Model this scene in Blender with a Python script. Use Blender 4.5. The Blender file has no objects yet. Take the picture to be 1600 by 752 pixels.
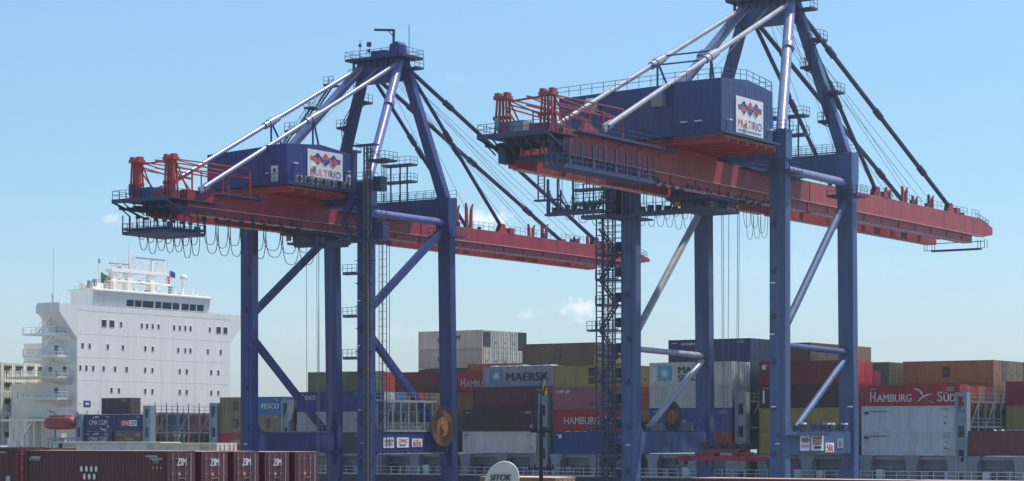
import bpy, bmesh, math, random
from mathutils import Vector, Matrix
R = math.radians
random.seed(7)
scn = bpy.context.scene
C = scn.collection
Z0 = 12.0            # camera height over the quay; crane/ship heights below are given relative to it

# ---------------------------------------------------------------- camera, world, sun
cam_d = bpy.data.cameras.new('camera'); cam = bpy.data.objects.new('camera', cam_d); C.objects.link(cam)
cam.location = (0, 0, Z0); cam.rotation_euler = (R(90), 0, 0.5889)
cam_d.sensor_width = 36; cam_d.lens = 36*3430.9/1600
cam_d.shift_y = (680.84-376)/1600; cam_d.clip_start = 0.5; cam_d.clip_end = 40000
scn.camera = cam
SUN_EL, SUN_AZ = 66.0, 36.0      # azimuth: degrees from +Y (seaward) towards +X (along quay)
w = bpy.data.worlds.new('World'); scn.world = w; w.use_nodes = True
nt = w.node_tree; nt.nodes.clear()
N = nt.nodes.new; Lk = nt.links.new
out = N('ShaderNodeOutputWorld'); bg = N('ShaderNodeBackground'); sky = N('ShaderNodeTexSky')
sky.sky_type = 'NISHITA'; sky.sun_disc = False; sky.sun_elevation = R(SUN_EL); sky.sun_rotation = R(SUN_AZ)
sky.air_density = 1.0; sky.dust_density = 0.6; sky.ozone_density = 1.6; sky.altitude = 0
bg.inputs['Strength'].default_value = 0.085
hs = N('ShaderNodeHueSaturation'); hs.inputs['Saturation'].default_value = 1.12
Lk(sky.outputs[0], hs.inputs['Color'])
tc = N('ShaderNodeTexCoord')
def sky_dir(px, py):
    v = Vector(((px-800)/3430.9, 1, (680.84-py)/3430.9)).normalized()
    return Matrix.Rotation(0.5889, 3, 'Z') @ v
sx_ = N('ShaderNodeSeparateXYZ'); Lk(tc.outputs['Generated'], sx_.inputs[0])
rp_ = N('ShaderNodeValToRGB'); rp_.color_ramp.elements[0].position = .03; rp_.color_ramp.elements[0].color = (.83, .94, 1.19, 1)
rp_.color_ramp.elements[1].position = .20; rp_.color_ramp.elements[1].color = (1.10, 1.20, 1.22, 1)
e_ = rp_.color_ramp.elements.new(.12); e_.color = (.90, 1.06, 1.13, 1)
Lk(sx_.outputs[2], rp_.inputs[0])
tm_ = N('ShaderNodeMixRGB'); tm_.blend_type = 'MULTIPLY'; tm_.inputs['Fac'].default_value = 1; Lk(hs.outputs[0], tm_.inputs['Color1']); Lk(rp_.outputs[0], tm_.inputs['Color2'])
last = tm_.outputs[0]
nz = N('ShaderNodeTexNoise'); nz.inputs['Scale'].default_value = 260; nz.inputs['Detail'].default_value = 5
Lk(tc.outputs['Generated'], nz.inputs['Vector'])
for px, py, wx, wz, amt in [(903, 482, 34, 19, .42), (752, 342, 58, 20, .5), (826, 491, 22, 10, .26), (176, 344, 22, 10, .26), (708, 122, 20, 9, .06), (330, 300, 160, 30, .05), (1250, 420, 260, 30, .06), (600, 520, 300, 20, .06)]:
    d = sky_dir(px, py)
    sub = N('ShaderNodeVectorMath'); sub.operation = 'SUBTRACT'; sub.inputs[1].default_value = d; Lk(tc.outputs['Generated'], sub.inputs[0])
    mul = N('ShaderNodeVectorMath'); mul.operation = 'MULTIPLY'; mul.inputs[1].default_value = (3430.9/wx, 3430.9/wx, 3430.9/wz); Lk(sub.outputs[0], mul.inputs[0])
    ln = N('ShaderNodeVectorMath'); ln.operation = 'LENGTH'; Lk(mul.outputs[0], ln.inputs[0])
    add = N('ShaderNodeMath'); add.operation = 'MULTIPLY_ADD'; add.inputs[1].default_value = 2.2; Lk(nz.outputs['Fac'], add.inputs[0]); Lk(ln.outputs['Value'], add.inputs[2])
    mr = N('ShaderNodeMapRange'); mr.interpolation_type = 'SMOOTHSTEP'
    mr.inputs['From Min'].default_value = 2.15; mr.inputs['From Max'].default_value = .95; mr.inputs['To Min'].default_value = 0; mr.inputs['To Max'].default_value = amt
    Lk(add.outputs[0], mr.inputs['Value'])
    mx = N('ShaderNodeMixRGB'); mx.inputs['Color2'].default_value = (11, 10.2, 9.8, 1); Lk(mr.outputs[0], mx.inputs['Fac']); Lk(last, mx.inputs['Color1']); last = mx.outputs[0]
Lk(last, bg.inputs['Color']); Lk(bg.outputs[0], out.inputs[0])
sd = bpy.data.lights.new('sun', 'SUN'); sun = bpy.data.objects.new('sun', sd); C.objects.link(sun)
sd.energy = 3.2; sd.angle = R(0.6); sd.color = (1, .955, .88)
sv = Vector((math.sin(R(SUN_AZ))*math.cos(R(SUN_EL)), math.cos(R(SUN_AZ))*math.cos(R(SUN_EL)), math.sin(R(SUN_EL))))
sun.rotation_euler = sv.to_track_quat('Z', 'Y').to_euler()
scn.view_settings.view_transform = 'Standard'; scn.view_settings.look = 'None'
scn.view_settings.exposure = 0.66; scn.view_settings.gamma = 1
scn.render.engine = 'CYCLES'

# ---------------------------------------------------------------- materials
def mat(name, col, rough=.55, metal=0, var=.25, dirt=None, scale=.35, streak=True, spec=.5, dirt_amt=.5, zs=.3):
    m = bpy.data.materials.new(name); m.use_nodes = True
    t = m.node_tree; b = t.nodes['Principled BSDF']
    b.inputs['Roughness'].default_value = rough; b.inputs['Metallic'].default_value = metal
    b.inputs['Specular IOR Level'].default_value = spec
    tcn = t.nodes.new('ShaderNodeTexCoord'); mp = t.nodes.new('ShaderNodeMapping')
    oi = t.nodes.new('ShaderNodeObjectInfo')
    ad = t.nodes.new('ShaderNodeVectorMath'); ad.operation = 'MULTIPLY_ADD'
    cb = t.nodes.new('ShaderNodeCombineXYZ')
    for i in range(3): t.links.new(oi.outputs['Random'], cb.inputs[i])
    ad.inputs[1].default_value = (91, 57, 33)
    t.links.new(cb.outputs[0], ad.inputs[0]); t.links.new(tcn.outputs['Object'], ad.inputs[2])
    mp.inputs['Scale'].default_value = (1.6, 1.6, zs) if streak else (1, 1, 1)
    t.links.new(ad.outputs[0], mp.inputs['Vector'])
    n1 = t.nodes.new('ShaderNodeTexNoise'); n1.inputs['Scale'].default_value = scale; n1.inputs['Detail'].default_value = 8; n1.inputs['Roughness'].default_value = .65
    t.links.new(mp.outputs[0], n1.inputs['Vector'])
    r1 = t.nodes.new('ShaderNodeMapRange'); r1.inputs['From Min'].default_value = .3; r1.inputs['From Max'].default_value = .7
    r1.inputs['To Min'].default_value = 1-var; r1.inputs['To Max'].default_value = 1+var*.6
    t.links.new(n1.outputs['Fac'], r1.inputs['Value'])
    vm = t.nodes.new('ShaderNodeVectorMath'); vm.operation = 'SCALE'; vm.inputs[0].default_value = col
    t.links.new(r1.outputs[0], vm.inputs['Scale'])
    # whole-object fading, every instance a little different
    r3 = t.nodes.new('ShaderNodeMapRange'); r3.inputs['To Min'].default_value = .86; r3.inputs['To Max'].default_value = 1.12
    t.links.new(oi.outputs['Random'], r3.inputs['Value'])
    vm2 = t.nodes.new('ShaderNodeVectorMath'); vm2.operation = 'SCALE'
    t.links.new(vm.outputs[0], vm2.inputs[0]); t.links.new(r3.outputs[0], vm2.inputs['Scale'])
    src = vm2.outputs[0]
    if dirt:
        n2 = t.nodes.new('ShaderNodeTexNoise'); n2.inputs['Scale'].default_value = scale*3.3; n2.inputs['Detail'].default_value = 10; n2.inputs['Roughness'].default_value = .7
        t.links.new(mp.outputs[0], n2.inputs['Vector'])
        r2 = t.nodes.new('ShaderNodeMapRange'); r2.inputs['From Min'].default_value = .54; r2.inputs['From Max'].default_value = .72; r2.inputs['To Max'].default_value = dirt_amt
        t.links.new(n2.outputs['Fac'], r2.inputs['Value'])
        mx = t.nodes.new('ShaderNodeMixRGB'); mx.inputs['Color2'].default_value = (*dirt, 1)
        t.links.new(r2.outputs[0], mx.inputs['Fac']); t.links.new(src, mx.inputs['Color1']); src = mx.outputs[0]
    t.links.new(src, b.inputs['Base Color'])
    return m
RUST = (.12, .06, .035)
M = dict(
  blue1=mat('deep_blue_paint', (.019, .042, .178), .55, dirt=(.055, .055, .075), dirt_amt=.6, var=.38, scale=.55, zs=.12),
  dark1=mat('dark_navy_paint', (.022, .032, .11), .5, dirt=(.02, .02, .03)),
  tube1=mat('lilac_blue_tube_paint', (.16, .18, .40), .38, dirt=(.1, .1, .2)),
  stay1=mat('pale_tube_paint', (.30, .31, .44), .3, dirt=(.2, .19, .24)),
  house1=mat('house_blue_paint', (.020, .030, .20), .5, dirt=(.03, .04, .12), var=.2),
  red1=mat('crane_red_paint', (.36, .019, .042), .5, dirt=(.15, .035, .05), dirt_amt=.7, var=.38, scale=.5, zs=.6),
  orange1=mat('orange_red_paint', (.40, .036, .032), .5, dirt=(.2, .035, .03)),
  blue2=mat('faded_blue_paint', (.066, .112, .235), .58, dirt=(.10, .09, .09), dirt_amt=.65, var=.38, scale=.55, zs=.12),
  dark2=mat('faded_navy_paint', (.045, .062, .135), .55, dirt=(.03, .03, .04)),
  tube2=mat('grey_blue_tube_paint', (.20, .23, .38), .38, dirt=(.12, .12, .2)),
  stay2=mat('weathered_pale_tube_paint', (.36, .37, .40), .32, dirt=(.25, .24, .24)),
  house2=mat('faded_house_paint', (.040, .062, .175), .5, dirt=(.05, .06, .12), var=.2),
  red2=mat('faded_red_paint', (.36, .062, .066), .55, dirt=(.20, .065, .06), dirt_amt=.65, var=.32),
  orange2=mat('faded_orange_paint', (.36, .052, .040), .55, dirt=(.22, .06, .04)),
  pale=mat('pale_pink_flange', (.55, .38, .38), .5),
  white=mat('white_paint', (.78, .78, .78), .5, var=.08, dirt=(.5, .42, .33), dirt_amt=.35),
  shipwhite=mat('ship_white_paint', (.93, .895, .83), .5, var=.07, scale=.42, zs=.07, dirt=(.52, .38, .24), dirt_amt=.5),
  cream=mat('cream_paint', (.80, .76, .64), .5, var=.1, dirt=(.45, .33, .2), dirt_amt=.4),
  glass=mat('dark_glass', (.012, .016, .022), .12, var=.1, streak=False),
  grey=mat('grey_steel', (.30, .32, .34), .5, var=.2, dirt=RUST, dirt_amt=.3),
  bluegrey=mat('blue_grey_ship_paint', (.24, .29, .34), .5, var=.2, dirt=RUST, dirt_amt=.25),
  latt=mat('lattice_grey', (.15, .18, .20), .6, var=.3, dirt=RUST, dirt_amt=.4),
  grey2=mat('dull_mast_grey', (.11, .12, .16), .6, var=.3),
  darkgrey=mat('dark_grey_steel', (.05, .055, .065), .5),
  black=mat('black_paint', (.006, .006, .007), .5),
  cable=mat('cable_rubber', (.03, .03, .04), .6),
  wire=mat('steel_rope', (.12, .12, .14), .5),
  yellow=mat('yellow_paint', (.60, .42, .05), .5),
  amber=mat('orange_reel_paint', (.36, .15, .04), .6, var=.35, dirt=(.10, .05, .03)),
  emblem_red=mat('emblem_red', (.55, .10, .08), .5, var=.05),
  emblem_blue=mat('emblem_blue', (.03, .05, .25), .5, var=.05),
  letter_white=mat('letter_white', (.64, .64, .62), .6, var=.3, dirt=(.35, .3, .28), scale=1.2),
  letter_dark=mat('letter_dark', (.02, .025, .05), .5, var=.1),
  sky_logo=mat('light_blue_panel', (.11, .34, .50), .5, var=.2),
  hull=mat('navy_hull_paint', (.012, .018, .042), .4, var=.25, dirt=RUST, dirt_amt=.2),
  lifeboat=mat('lifeboat_red', (.34, .035, .035), .55, var=.25, dirt=(.2, .05, .04)),
  green=mat('flag_green', (.02, .16, .05), .7), flagblue=mat('flag_blue', (.03, .07, .35), .7), flagred=mat('flag_red', (.6, .03, .04), .7),
  skin=mat('skin', (.35, .2, .14), .6), cloth=mat('dark_work_clothes', (.03, .035, .05), .8), helmet=mat('white_helmet', (.7, .7, .65), .4),
  offwhite=mat('off_white_shell', (.62, .62, .56), .4, var=.15, dirt=(.4, .4, .35)),
)
CC = dict(
  white=((.74, .73, .69), (.5, .42, .33)), palegrey=((.56, .61, .65), (.35, .33, .30)), grey=((.40, .43, .44), (.25, .2, .16)), maerskgrey=((.36, .38, .44), (.25, .22, .2)),
  oldwhite=((.62, .60, .54), (.28, .2, .13)), palecream=((.80, .76, .66), (.5, .42, .3)), cream=((.74, .61, .48), (.35, .22, .14)), maroon=((.140, .036, .042), (.08, .03, .03)), darkmaroon=((.085, .032, .036), (.05, .03, .03)),
  brickred=((.20, .028, .028), (.1, .03, .03)), red=((.42, .032, .036), (.2, .03, .03)), crimson=((.30, .02, .05), (.15, .02, .03)), vermilion=((.60, .05, .02), (.3, .05, .03)),
  orange=((.37, .18, .07), (.2, .09, .05)), tan=((.30, .215, .095), (.16, .11, .06)), brown=((.19, .115, .055), (.1, .06, .04)), olive=((.20, .17, .075), (.12, .09, .05)),
  yellow=((.36, .27, .07), (.2, .13, .06)), navy=((.018, .033, .12), (.03, .03, .06)), blue=((.025, .075, .26), (.04, .06, .12)), skyblue=((.02, .19, .42), (.04, .12, .2)),
  royal=((.018, .035, .22), (.03, .03, .09)), pink=((.36, .12, .125), (.2, .09, .08)), green=((.025, .075, .06), (.05, .05, .04)), darkgreen=((.02, .045, .045), (.04, .04, .03)),
  zimred=((.108, .022, .024), (.08, .025, .025)), rustbrown=((.17, .075, .04), (.1, .05, .03)),
)
CM = {k: mat('container_'+k, v[0], .5, var=.22, dirt=v[1], scale=.5, dirt_amt=.65) for k, v in CC.items()}
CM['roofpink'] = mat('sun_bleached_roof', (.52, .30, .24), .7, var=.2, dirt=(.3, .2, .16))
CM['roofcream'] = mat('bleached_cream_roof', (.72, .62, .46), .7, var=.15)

# ---------------------------------------------------------------- mesh builder
def link(o, parent=None):
    C.objects.link(o)
    if parent is not None: o.parent = parent
    return o
def thing(name, loc, label, cat, group=None, rz=0):
    o = bpy.data.objects.new(name, None); C.objects.link(o); o.location = loc; o.rotation_euler = (0, 0, rz); o.empty_display_size = .5
    o['label'] = label; o['category'] = cat
    if group: o['group'] = group
    return o
def tag(o, label=None, cat=None, group=None, kind=None):
    for k, v in (('label', label), ('category', cat), ('group', group), ('kind', kind)):
        if v: o[k] = v
    return o
class MB:
    def __init__(s): s.v = []; s.f = []; s.sm = []; s.mi = []; s.cur = 0
    def add(s, vs, fs, smooth=False):
        n = len(s.v); s.v += [tuple(v) for v in vs]
        for f in fs: s.f.append([i+n for i in f]); s.sm.append(smooth); s.mi.append(s.cur)
        return s
    def box(s, x0, x1, y0, y1, z0, z1):
        return s.add([(x, y, z) for z in (z0, z1) for y in (y0, y1) for x in (x0, x1)],
                     [(0, 2, 3, 1), (4, 5, 7, 6), (0, 1, 5, 4), (2, 6, 7, 3), (0, 4, 6, 2), (1, 3, 7, 5)])
    def beam(s, p, q, w, h=None, up=(0, 0, 1), w2=None, h2=None):
        h = w if h is None else h; w2 = w2 or w; h2 = h2 or h
        p, q = Vector(p), Vector(q); d = (q-p).normalized(); up = Vector(up)
        if abs(d.dot(up)) > .98: up = Vector((0, 1, 0))
        a = d.cross(up).normalized(); b = a.cross(d).normalized()
        vs = []
        for c, ww, hh in ((p, w, h), (q, w2, h2)):
            for i, j in ((-1, -1), (1, -1), (1, 1), (-1, 1)): vs.append(c+a*(i*ww/2)+b*(j*hh/2))
        return s.add(vs, [(3, 2, 1, 0), (4, 5, 6, 7), (0, 1, 5, 4), (1, 2, 6, 5), (2, 3, 7, 6), (3, 0, 4, 7)])
    def tube(s, p, q, r, n=10, r2=None, smooth=True):
        r2 = r if r2 is None else r2
        p, q = Vector(p), Vector(q); d = (q-p).normalized(); a = d.orthogonal().normalized(); b = d.cross(a)
        vs = [c+(a*math.cos(2*math.pi*i/n)+b*math.sin(2*math.pi*i/n))*rr for c, rr in ((p, r), (q, r2)) for i in range(n)]
        s.add(vs, [(i, (i+1) % n, n+(i+1) % n, n+i) for i in range(n)], smooth)
        return s.add(vs, [tuple(range(n-1, -1, -1)), tuple(range(n, 2*n))])
    def path(s, pts, r, n=5):
        for a, b in zip(pts[:-1], pts[1:]): s.tube(a, b, r, n)
        return s
    def prism(s, poly, axis, a0, a1):
        """poly of 2D points extruded along axis ('x': poly=(y,z); 'y': poly=(x,z); 'z': (x,y))"""
        n = len(poly)
        def P(p, a): return {'x': (a, p[0], p[1]), 'y': (p[0], a, p[1]), 'z': (p[0], p[1], a)}[axis]
        vs = [P(p, a0) for p in poly]+[P(p, a1) for p in poly]
        return s.add(vs, [tuple(range(n-1, -1, -1)), tuple(range(n, 2*n))]+[(i, (i+1) % n, n+(i+1) % n, n+i) for i in range(n)])
    def rail(s, pts, h=1.1, sp=1.5, r=.028, kick=True):
        for a, b in zip(pts[:-1], pts[1:]):
            a, b = Vector(a), Vector(b); L = (b-a).length; n = max(1, round(L/sp))
            for i in range(n+1):
                p = a.lerp(b, i/n); s.beam(p, p+Vector((0, 0, h)), r*1.8)
            for k in (1, .55): s.beam(a+Vector((0, 0, h*k)), b+Vector((0, 0, h*k)), r*1.8)
            if kick: s.beam(a+Vector((0, 0, .08)), b+Vector((0, 0, .08)), .02, .15)
        return s
    def stair(s, p, q, w=.8, ax='x'):
        p, q = Vector(p), Vector(q); o = Vector((w/2, 0, 0)) if ax == 'x' else Vector((0, w/2, 0))
        for k in (-1, 1):
            s.beam(p+o*k, q+o*k, .05, .22)
            s.beam(p+o*k+Vector((0, 0, 1)), q+o*k+Vector((0, 0, 1)), .05)
            for t in (.05, .35, .65, .95):
                c = p.lerp(q, t)+o*k; s.beam(c, c+Vector((0, 0, 1)), .04)
        n = max(3, int(abs(q.z-p.z)/.3))
        for i in range(n):
            c = p.lerp(q, (i+.5)/n); s.beam(c-o, c+o, .24, .04)
        return s
    def ladder(s, p, q, w=.45, ax='x', cage=True):
        p, q = Vector(p), Vector(q); o = Vector((w/2, 0, 0)) if ax == 'x' else Vector((0, w/2, 0)); e = Vector((0, -.7, 0)) if ax == 'x' else Vector((.7, 0, 0))
        for k in (-1, 1): s.beam(p+o*k, q+o*k, .06)
        n = max(2, int((q-p).length/.35))
        for i in range(n+1):
            c = p.lerp(q, i/n); s.beam(c-o, c+o, .04)
        if cage:
            m = max(2, int((q-p).length/1.0))
            for i in range(m+1):
                c = p.lerp(q, i/m); s.path([c-o, c-o*1.3+e*.6, c+e, c+o*1.3+e*.6, c+o], .022, 4)
            for k in (-1.2, 0, 1.2): s.beam(p+o*k+e*(.65 if k else 1), q+o*k+e*(.65 if k else 1), .04)
        return s
    def nxt(s):
        s.marks = getattr(s, 'marks', [])+[(len(s.v), len(s.f))]; return s
    def build_split(s, name, m, parent=None, dz=None, fn=None):
        mk = [(0, 0)]+getattr(s, 'marks', [])+[(len(s.v), len(s.f))]; r = []
        for (v0, f0), (v1, f1) in zip(mk[:-1], mk[1:]):
            if v1 > v0:
                q = MB(); q.v = s.v[v0:v1]; q.f = [[i-v0 for i in f] for f in s.f[f0:f1]]; q.sm = s.sm[f0:f1]; q.mi = s.mi[f0:f1]
                r.append((fn or (lambda a: a.build(name, m, parent, dz)))(q))
        return r
    def build(s, name, m, parent=None, dz=None, bevel=0):
        me = bpy.data.meshes.new(name)
        dz = Z0 if dz is None else dz
        me.from_pydata([(x, y, z+dz) for x, y, z in s.v], [], s.f)
        for x in (m if isinstance(m, (list, tuple)) else [m]): me.materials.append(x)
        me.polygons.foreach_set('use_smooth', s.sm); me.polygons.foreach_set('material_index', s.mi)
        me.update()
        o = bpy.data.objects.new(name, me); link(o, parent)
        if bevel:
            b = o.modifiers.new('bevel', 'BEVEL'); b.width = bevel; b.segments = 1; b.limit_method = 'ANGLE'
        return o
def text(s, name, m, parent, org, xd, ud, width, height, dz=None, off=.03, bold=0.0):
    """flat raised lettering; org = lower-left corner, xd/ud = unit directions"""
    cu = bpy.data.curves.new(name, 'FONT'); cu.body = s; cu.size = 1; cu.extrude = 0;  cu.resolution_u = 3
    tmp = bpy.data.objects.new('tmp', cu); C.objects.link(tmp)
    me = bpy.data.meshes.new_from_object(tmp.evaluated_get(bpy.context.evaluated_depsgraph_get()))
    bpy.data.objects.remove(tmp); bpy.data.curves.remove(cu)
    xs = [v.co.x for v in me.vertices]; ys = [v.co.y for v in me.vertices]
    x0, x1, y0, y1 = min(xs), max(xs), min(ys), max(ys)
    xd, ud, org = Vector(xd), Vector(ud), Vector(org); nrm = xd.cross(ud)
    dz = Z0 if dz is None else dz
    bm = bmesh.new(); bm.from_mesh(me); n0 = len(bm.verts)
    if bold > 0:
        for k_ in (1, 2): 
            g = bmesh.ops.duplicate(bm, geom=[v for v in bm.verts[:n0]]+[f for f in bm.faces if all(v.index < n0 for v in f.verts)])
            for e in g['geom']:
                if isinstance(e, bmesh.types.BMVert): e.co.x += bold*1.3*k_; e.co.z += .004*k_
            bm.verts.ensure_lookup_table(); bm.verts.index_update()
    bm.to_mesh(me); bm.free(); x1 += bold*2.6
    for v in me.vertices:
        v.co = org+xd*((v.co.x-x0)/(x1-x0)*width)+ud*((v.co.y-y0)/(y1-y0)*height)+nrm*(off+v.co.z)+Vector((0, 0, dz))
    me.materials.clear(); me.materials.append(m); me.name = name
    return link(bpy.data.objects.new(name, me), parent)
def strip_logo(mb, pts, w, org, xd, ud, off):
    """polyline band in the plane of a sign"""
    xd, ud, org = Vector(xd), Vector(ud), Vector(org); n = xd.cross(ud)
    P = [org+xd*a+ud*b+n*off for a, b in pts]
    for a, b in zip(P[:-1], P[1:]):
        d = (b-a).normalized(); a = a-d*w*.3; b = b+d*w*.3; c = d.cross(n)*w/2
        mb.add([a-c, b-c, b+c, a+c], [(0, 1, 2, 3)])
def emblem(parent, org, xd, ud, W, H, bands=True):
    """interlaced red and blue zigzag bands"""
    k = W/10.; w = .47*k; q = H/4.4; cy = H/2
    red, blu = MB(), MB(); n_ = 0
    for cx, up, dn in ((2.35, blu, red), (5.0, red, blu), (7.65, blu, red)):
        for hw, hh in ((1.45, 1.75), (.55, .62)):
            n_ += 1
            strip_logo(up, [((cx-hw)*k, cy), (cx*k, cy+hh*q), ((cx+hw)*k, cy)], w*(1 if hw > 1 else .7), org, xd, ud, .04+.008*n_)
            strip_logo(dn, [((cx-hw)*k, cy), (cx*k, cy-hh*q), ((cx+hw)*k, cy)], w*(1 if hw > 1 else .7), org, xd, ud, .045+.008*n_)
    for sg in (-.42, .42):
        strip_logo(red, [(0, cy+sg*q), (1.15*k, cy+sg*q)], w*.9, org, xd, ud, .03)
        strip_logo(blu, [(8.85*k, cy+sg*q), (W, cy+sg*q)], w*.9, org, xd, ud, .03)
    red.build('emblem', M['emblem_red'], parent); blu.build('emblem', M['emblem_blue'], parent)

# ---------------------------------------------------------------- setting
def structure(name, mb, m, dz=0):
    o = mb.build(name, m, None, dz); o['kind'] = 'structure'; return o
concrete = mat('quay_concrete', (.26, .25, .23), .85, var=.25, dirt=(.12, .11, .1), scale=.08, streak=False)
water = mat('harbour_water', (.015, .035, .045), .08, var=.15, scale=.05, streak=False)
wb = water.node_tree; bn = wb.nodes.new('ShaderNodeBump'); n3 = wb.nodes.new('ShaderNodeTexNoise'); n3.inputs['Scale'].default_value = .5; n3.inputs['Detail'].default_value = 6
wb.links.new(n3.outputs['Fac'], bn.inputs['Height']); bn.inputs['Strength'].default_value = .35; bn.inputs['Distance'].default_value = .4
wb.links.new(bn.outputs[0], wb.nodes['Principled BSDF'].inputs['Normal'])
structure('sea', MB().add([(-4000, 245.3, -2.6), (2500, 245.3, -2.6), (2500, 4000, -2.6), (-4000, 4000, -2.6)], [(0, 1, 2, 3)]), water)
structure('quay', MB().box(-2000, 1500, -600, 245.2, -8, 0), concrete)
structure('quay_edge_kerb', MB().box(-2000, 1500, 244.6, 245.15, 0.004, .3), M['grey'])
LR, GA = 223.86, 18.37         # land-side rail and rail gauge
rails = MB()
for y in (LR, LR+GA-.05): rails.box(-600, 400, y-.07, y+.07, .004, .12)
structure('crane_rails', rails, M['darkgrey'])

# ---------------------------------------------------------------- ship-to-shore cranes
def make_crane(cfg):
    k = cfg['k']; dz = cfg['dz']
    B, D_, T, S_, H_, RD, OR = (M[n+k] for n in ('blue', 'dark', 'tube', 'stay', 'house', 'red', 'orange'))
    root = thing('ship_to_shore_crane', (cfg['tc'], LR, 0), cfg['label'], 'crane', 'container cranes on the quay rails')
    top_l, top_w = cfg['top_l'], cfg['top_w']
    g0, gm, g1 = cfg['g']                           # girder: bottom, flange, top
    b = lambda mb, n, m, p=None, bev=0: mb.build(n, m, p or root, bevel=bev)
    X = 9.8
    # --- legs
    for sx in (-X, X):
        m = MB(); m.box(sx-1.0, sx+1.0, -.65, .65, -10.2, top_l-3.2)
        m.box(sx-1.15, sx+1.15, -.8, .8, top_l-3.2, top_l)
        m.box(sx-1.3, sx+1.3, -.95, .95, top_l-5.0, top_l-4.7)
        for zz in (-5, 1.5, 7, 12.5, 18, 23.5): m.box(sx-1.012, sx+1.012, -.662, .662, zz, zz+.09)
        m.box(sx+.35, sx+.5, -.72, -.655, -9, top_l-5.6)
        b(m, 'leg', B, bev=.05)
        m = MB(); m.beam((sx, GA, -10.2), (sx, 18.3, -2), 2.0, 1.3, up=(0, 1, 0)); m.beam((sx, 18.3, -2.004), (sx, 17.7, top_w-5.2), 2.0, 1.3, up=(0, 1, 0))
        m.prism([(17.0-.0, top_w-5.2), (18.4, top_w-5.2), (18.7, top_w-3.0), (18.7, top_w), (16.6, top_w), (16.6, top_w-3.0)], 'x', sx-1.1, sx+1.1)
        b(m, 'leg', B, bev=.05)
    # --- sill beams and bogies (stand on the rails)
    for y in (0, GA):
        b(MB().box(-11.5, 11.5, y-.7, y+.7, -11.1, -9.6), 'sill_beam', B)
        for sx in (-10.6, -7.4, 7.4, 10.6):
            m = MB().box(sx-1.3, sx+1.3, y-.35, y+.35, -11.75, -11.1)
            for q in (-.8, 0, .8): m.tube((sx+q, y-.2, -11.55), (sx+q, y+.2, -11.55), .33, 14)
            b(m, 'bogie', M['darkgrey'])
    # --- portal beams with gussets
    for sx in (-X, X):
        m = MB(); m.box(sx-.65, sx+.65, .66, 17.6, -2.1, .45)
        for y0, d in ((.66, 1), (17.6, -1)):
            m.prism([(y0, .45), (y0+d*1.8, .45), (y0+d*.8, 1.2), (y0+d*.25, 2.6), (y0, 4.2)][::d], 'x', sx-.45, sx+.45)
            m.prism([(y0, -2.1), (y0, -4.2), (y0+d*.5, -3.0), (y0+d*1.3, -2.1)][::d], 'x', sx-.45, sx+.45)
        b(m, 'portal_beam', B)
        rl = MB().rail([(sx+.6, 2.5, .45), (sx+.6, 16, .45)], sp=1.3); rl.rail([(sx-.6, 2.5, .45), (sx-.6, 16, .45)], sp=1.3)
        b(rl, 'railing', cfg['railm'])
    # --- diagonal braces
    for sx in (-X, X):
        for p, q, r in cfg['braces']:
            m = MB()
            if cfg['square'] : m.beam((sx, p[0], p[1]), (sx, q[0], q[1]), .75, .85)
            else: m.tube((sx, p[0], p[1]), (sx, q[0], q[1]), r, 14)
            b(m, 'brace', B if cfg['square'] or sx > 0 else S_)
        b(MB().tube((sx, .6, g0+2.2+cfg['tz']), (sx, 17.2, g0+2.2+cfg['tz']), .48, 14), 'tie_tube', T)
    # --- cross beams
    b(MB().box(-X+1.16, X-1.16, -.75, .75, g1+.15, top_l-.4), 'cross_beam', B)
    m = MB().box(-X+1.1, X-1.1, 16.75, 18.6, g1+.15, top_w-.05)
    cb = b(m, 'cross_beam', B)
    m = MB()
    m.rail([(-X, 18.6, top_w), (X+1, 18.6, top_w)], sp=1.4); m.rail([(-X, 16.7, top_w), (X, 16.7, top_w)], sp=1.4)
    m.rail([(-X-1, -.9, top_l), (-X+1, -.9, top_l)], sp=1.1); m.rail([(X-1, -.9, top_l), (X+1.2, -.9, top_l), (X+1.2, .9, top_l)], sp=1.1)
    b(m, 'railing', D_)
    m = MB()                                           # service platforms round the leg heads
    for sx in (-X, X):
        for y, zz in ((0, top_l-4.7), (17.7, top_w-5.2)):
            m.box(sx-1.9, sx-1.16, y-1.6, y+1.6, zz-.12, zz); m.box(sx+1.16, sx+2.0, y-1.6, y+1.6, zz-.12, zz)
            m.box(sx-1.16, sx+1.16, y-1.6, y-.98, zz-.12, zz); m.box(sx-1.16, sx+1.16, y+.98, y+1.6, zz-.12, zz)
            m.rail([(sx-1.9, y-1.6, zz), (sx+2, y-1.6, zz), (sx+2, y+1.6, zz)], sp=1.0)
    b(m, 'platform', D_)
    # --- trolley girder (two box girders) and boom
    y_end, y_hinge, y_tip = cfg['yend'], 20.3, cfg['ytip']
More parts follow.
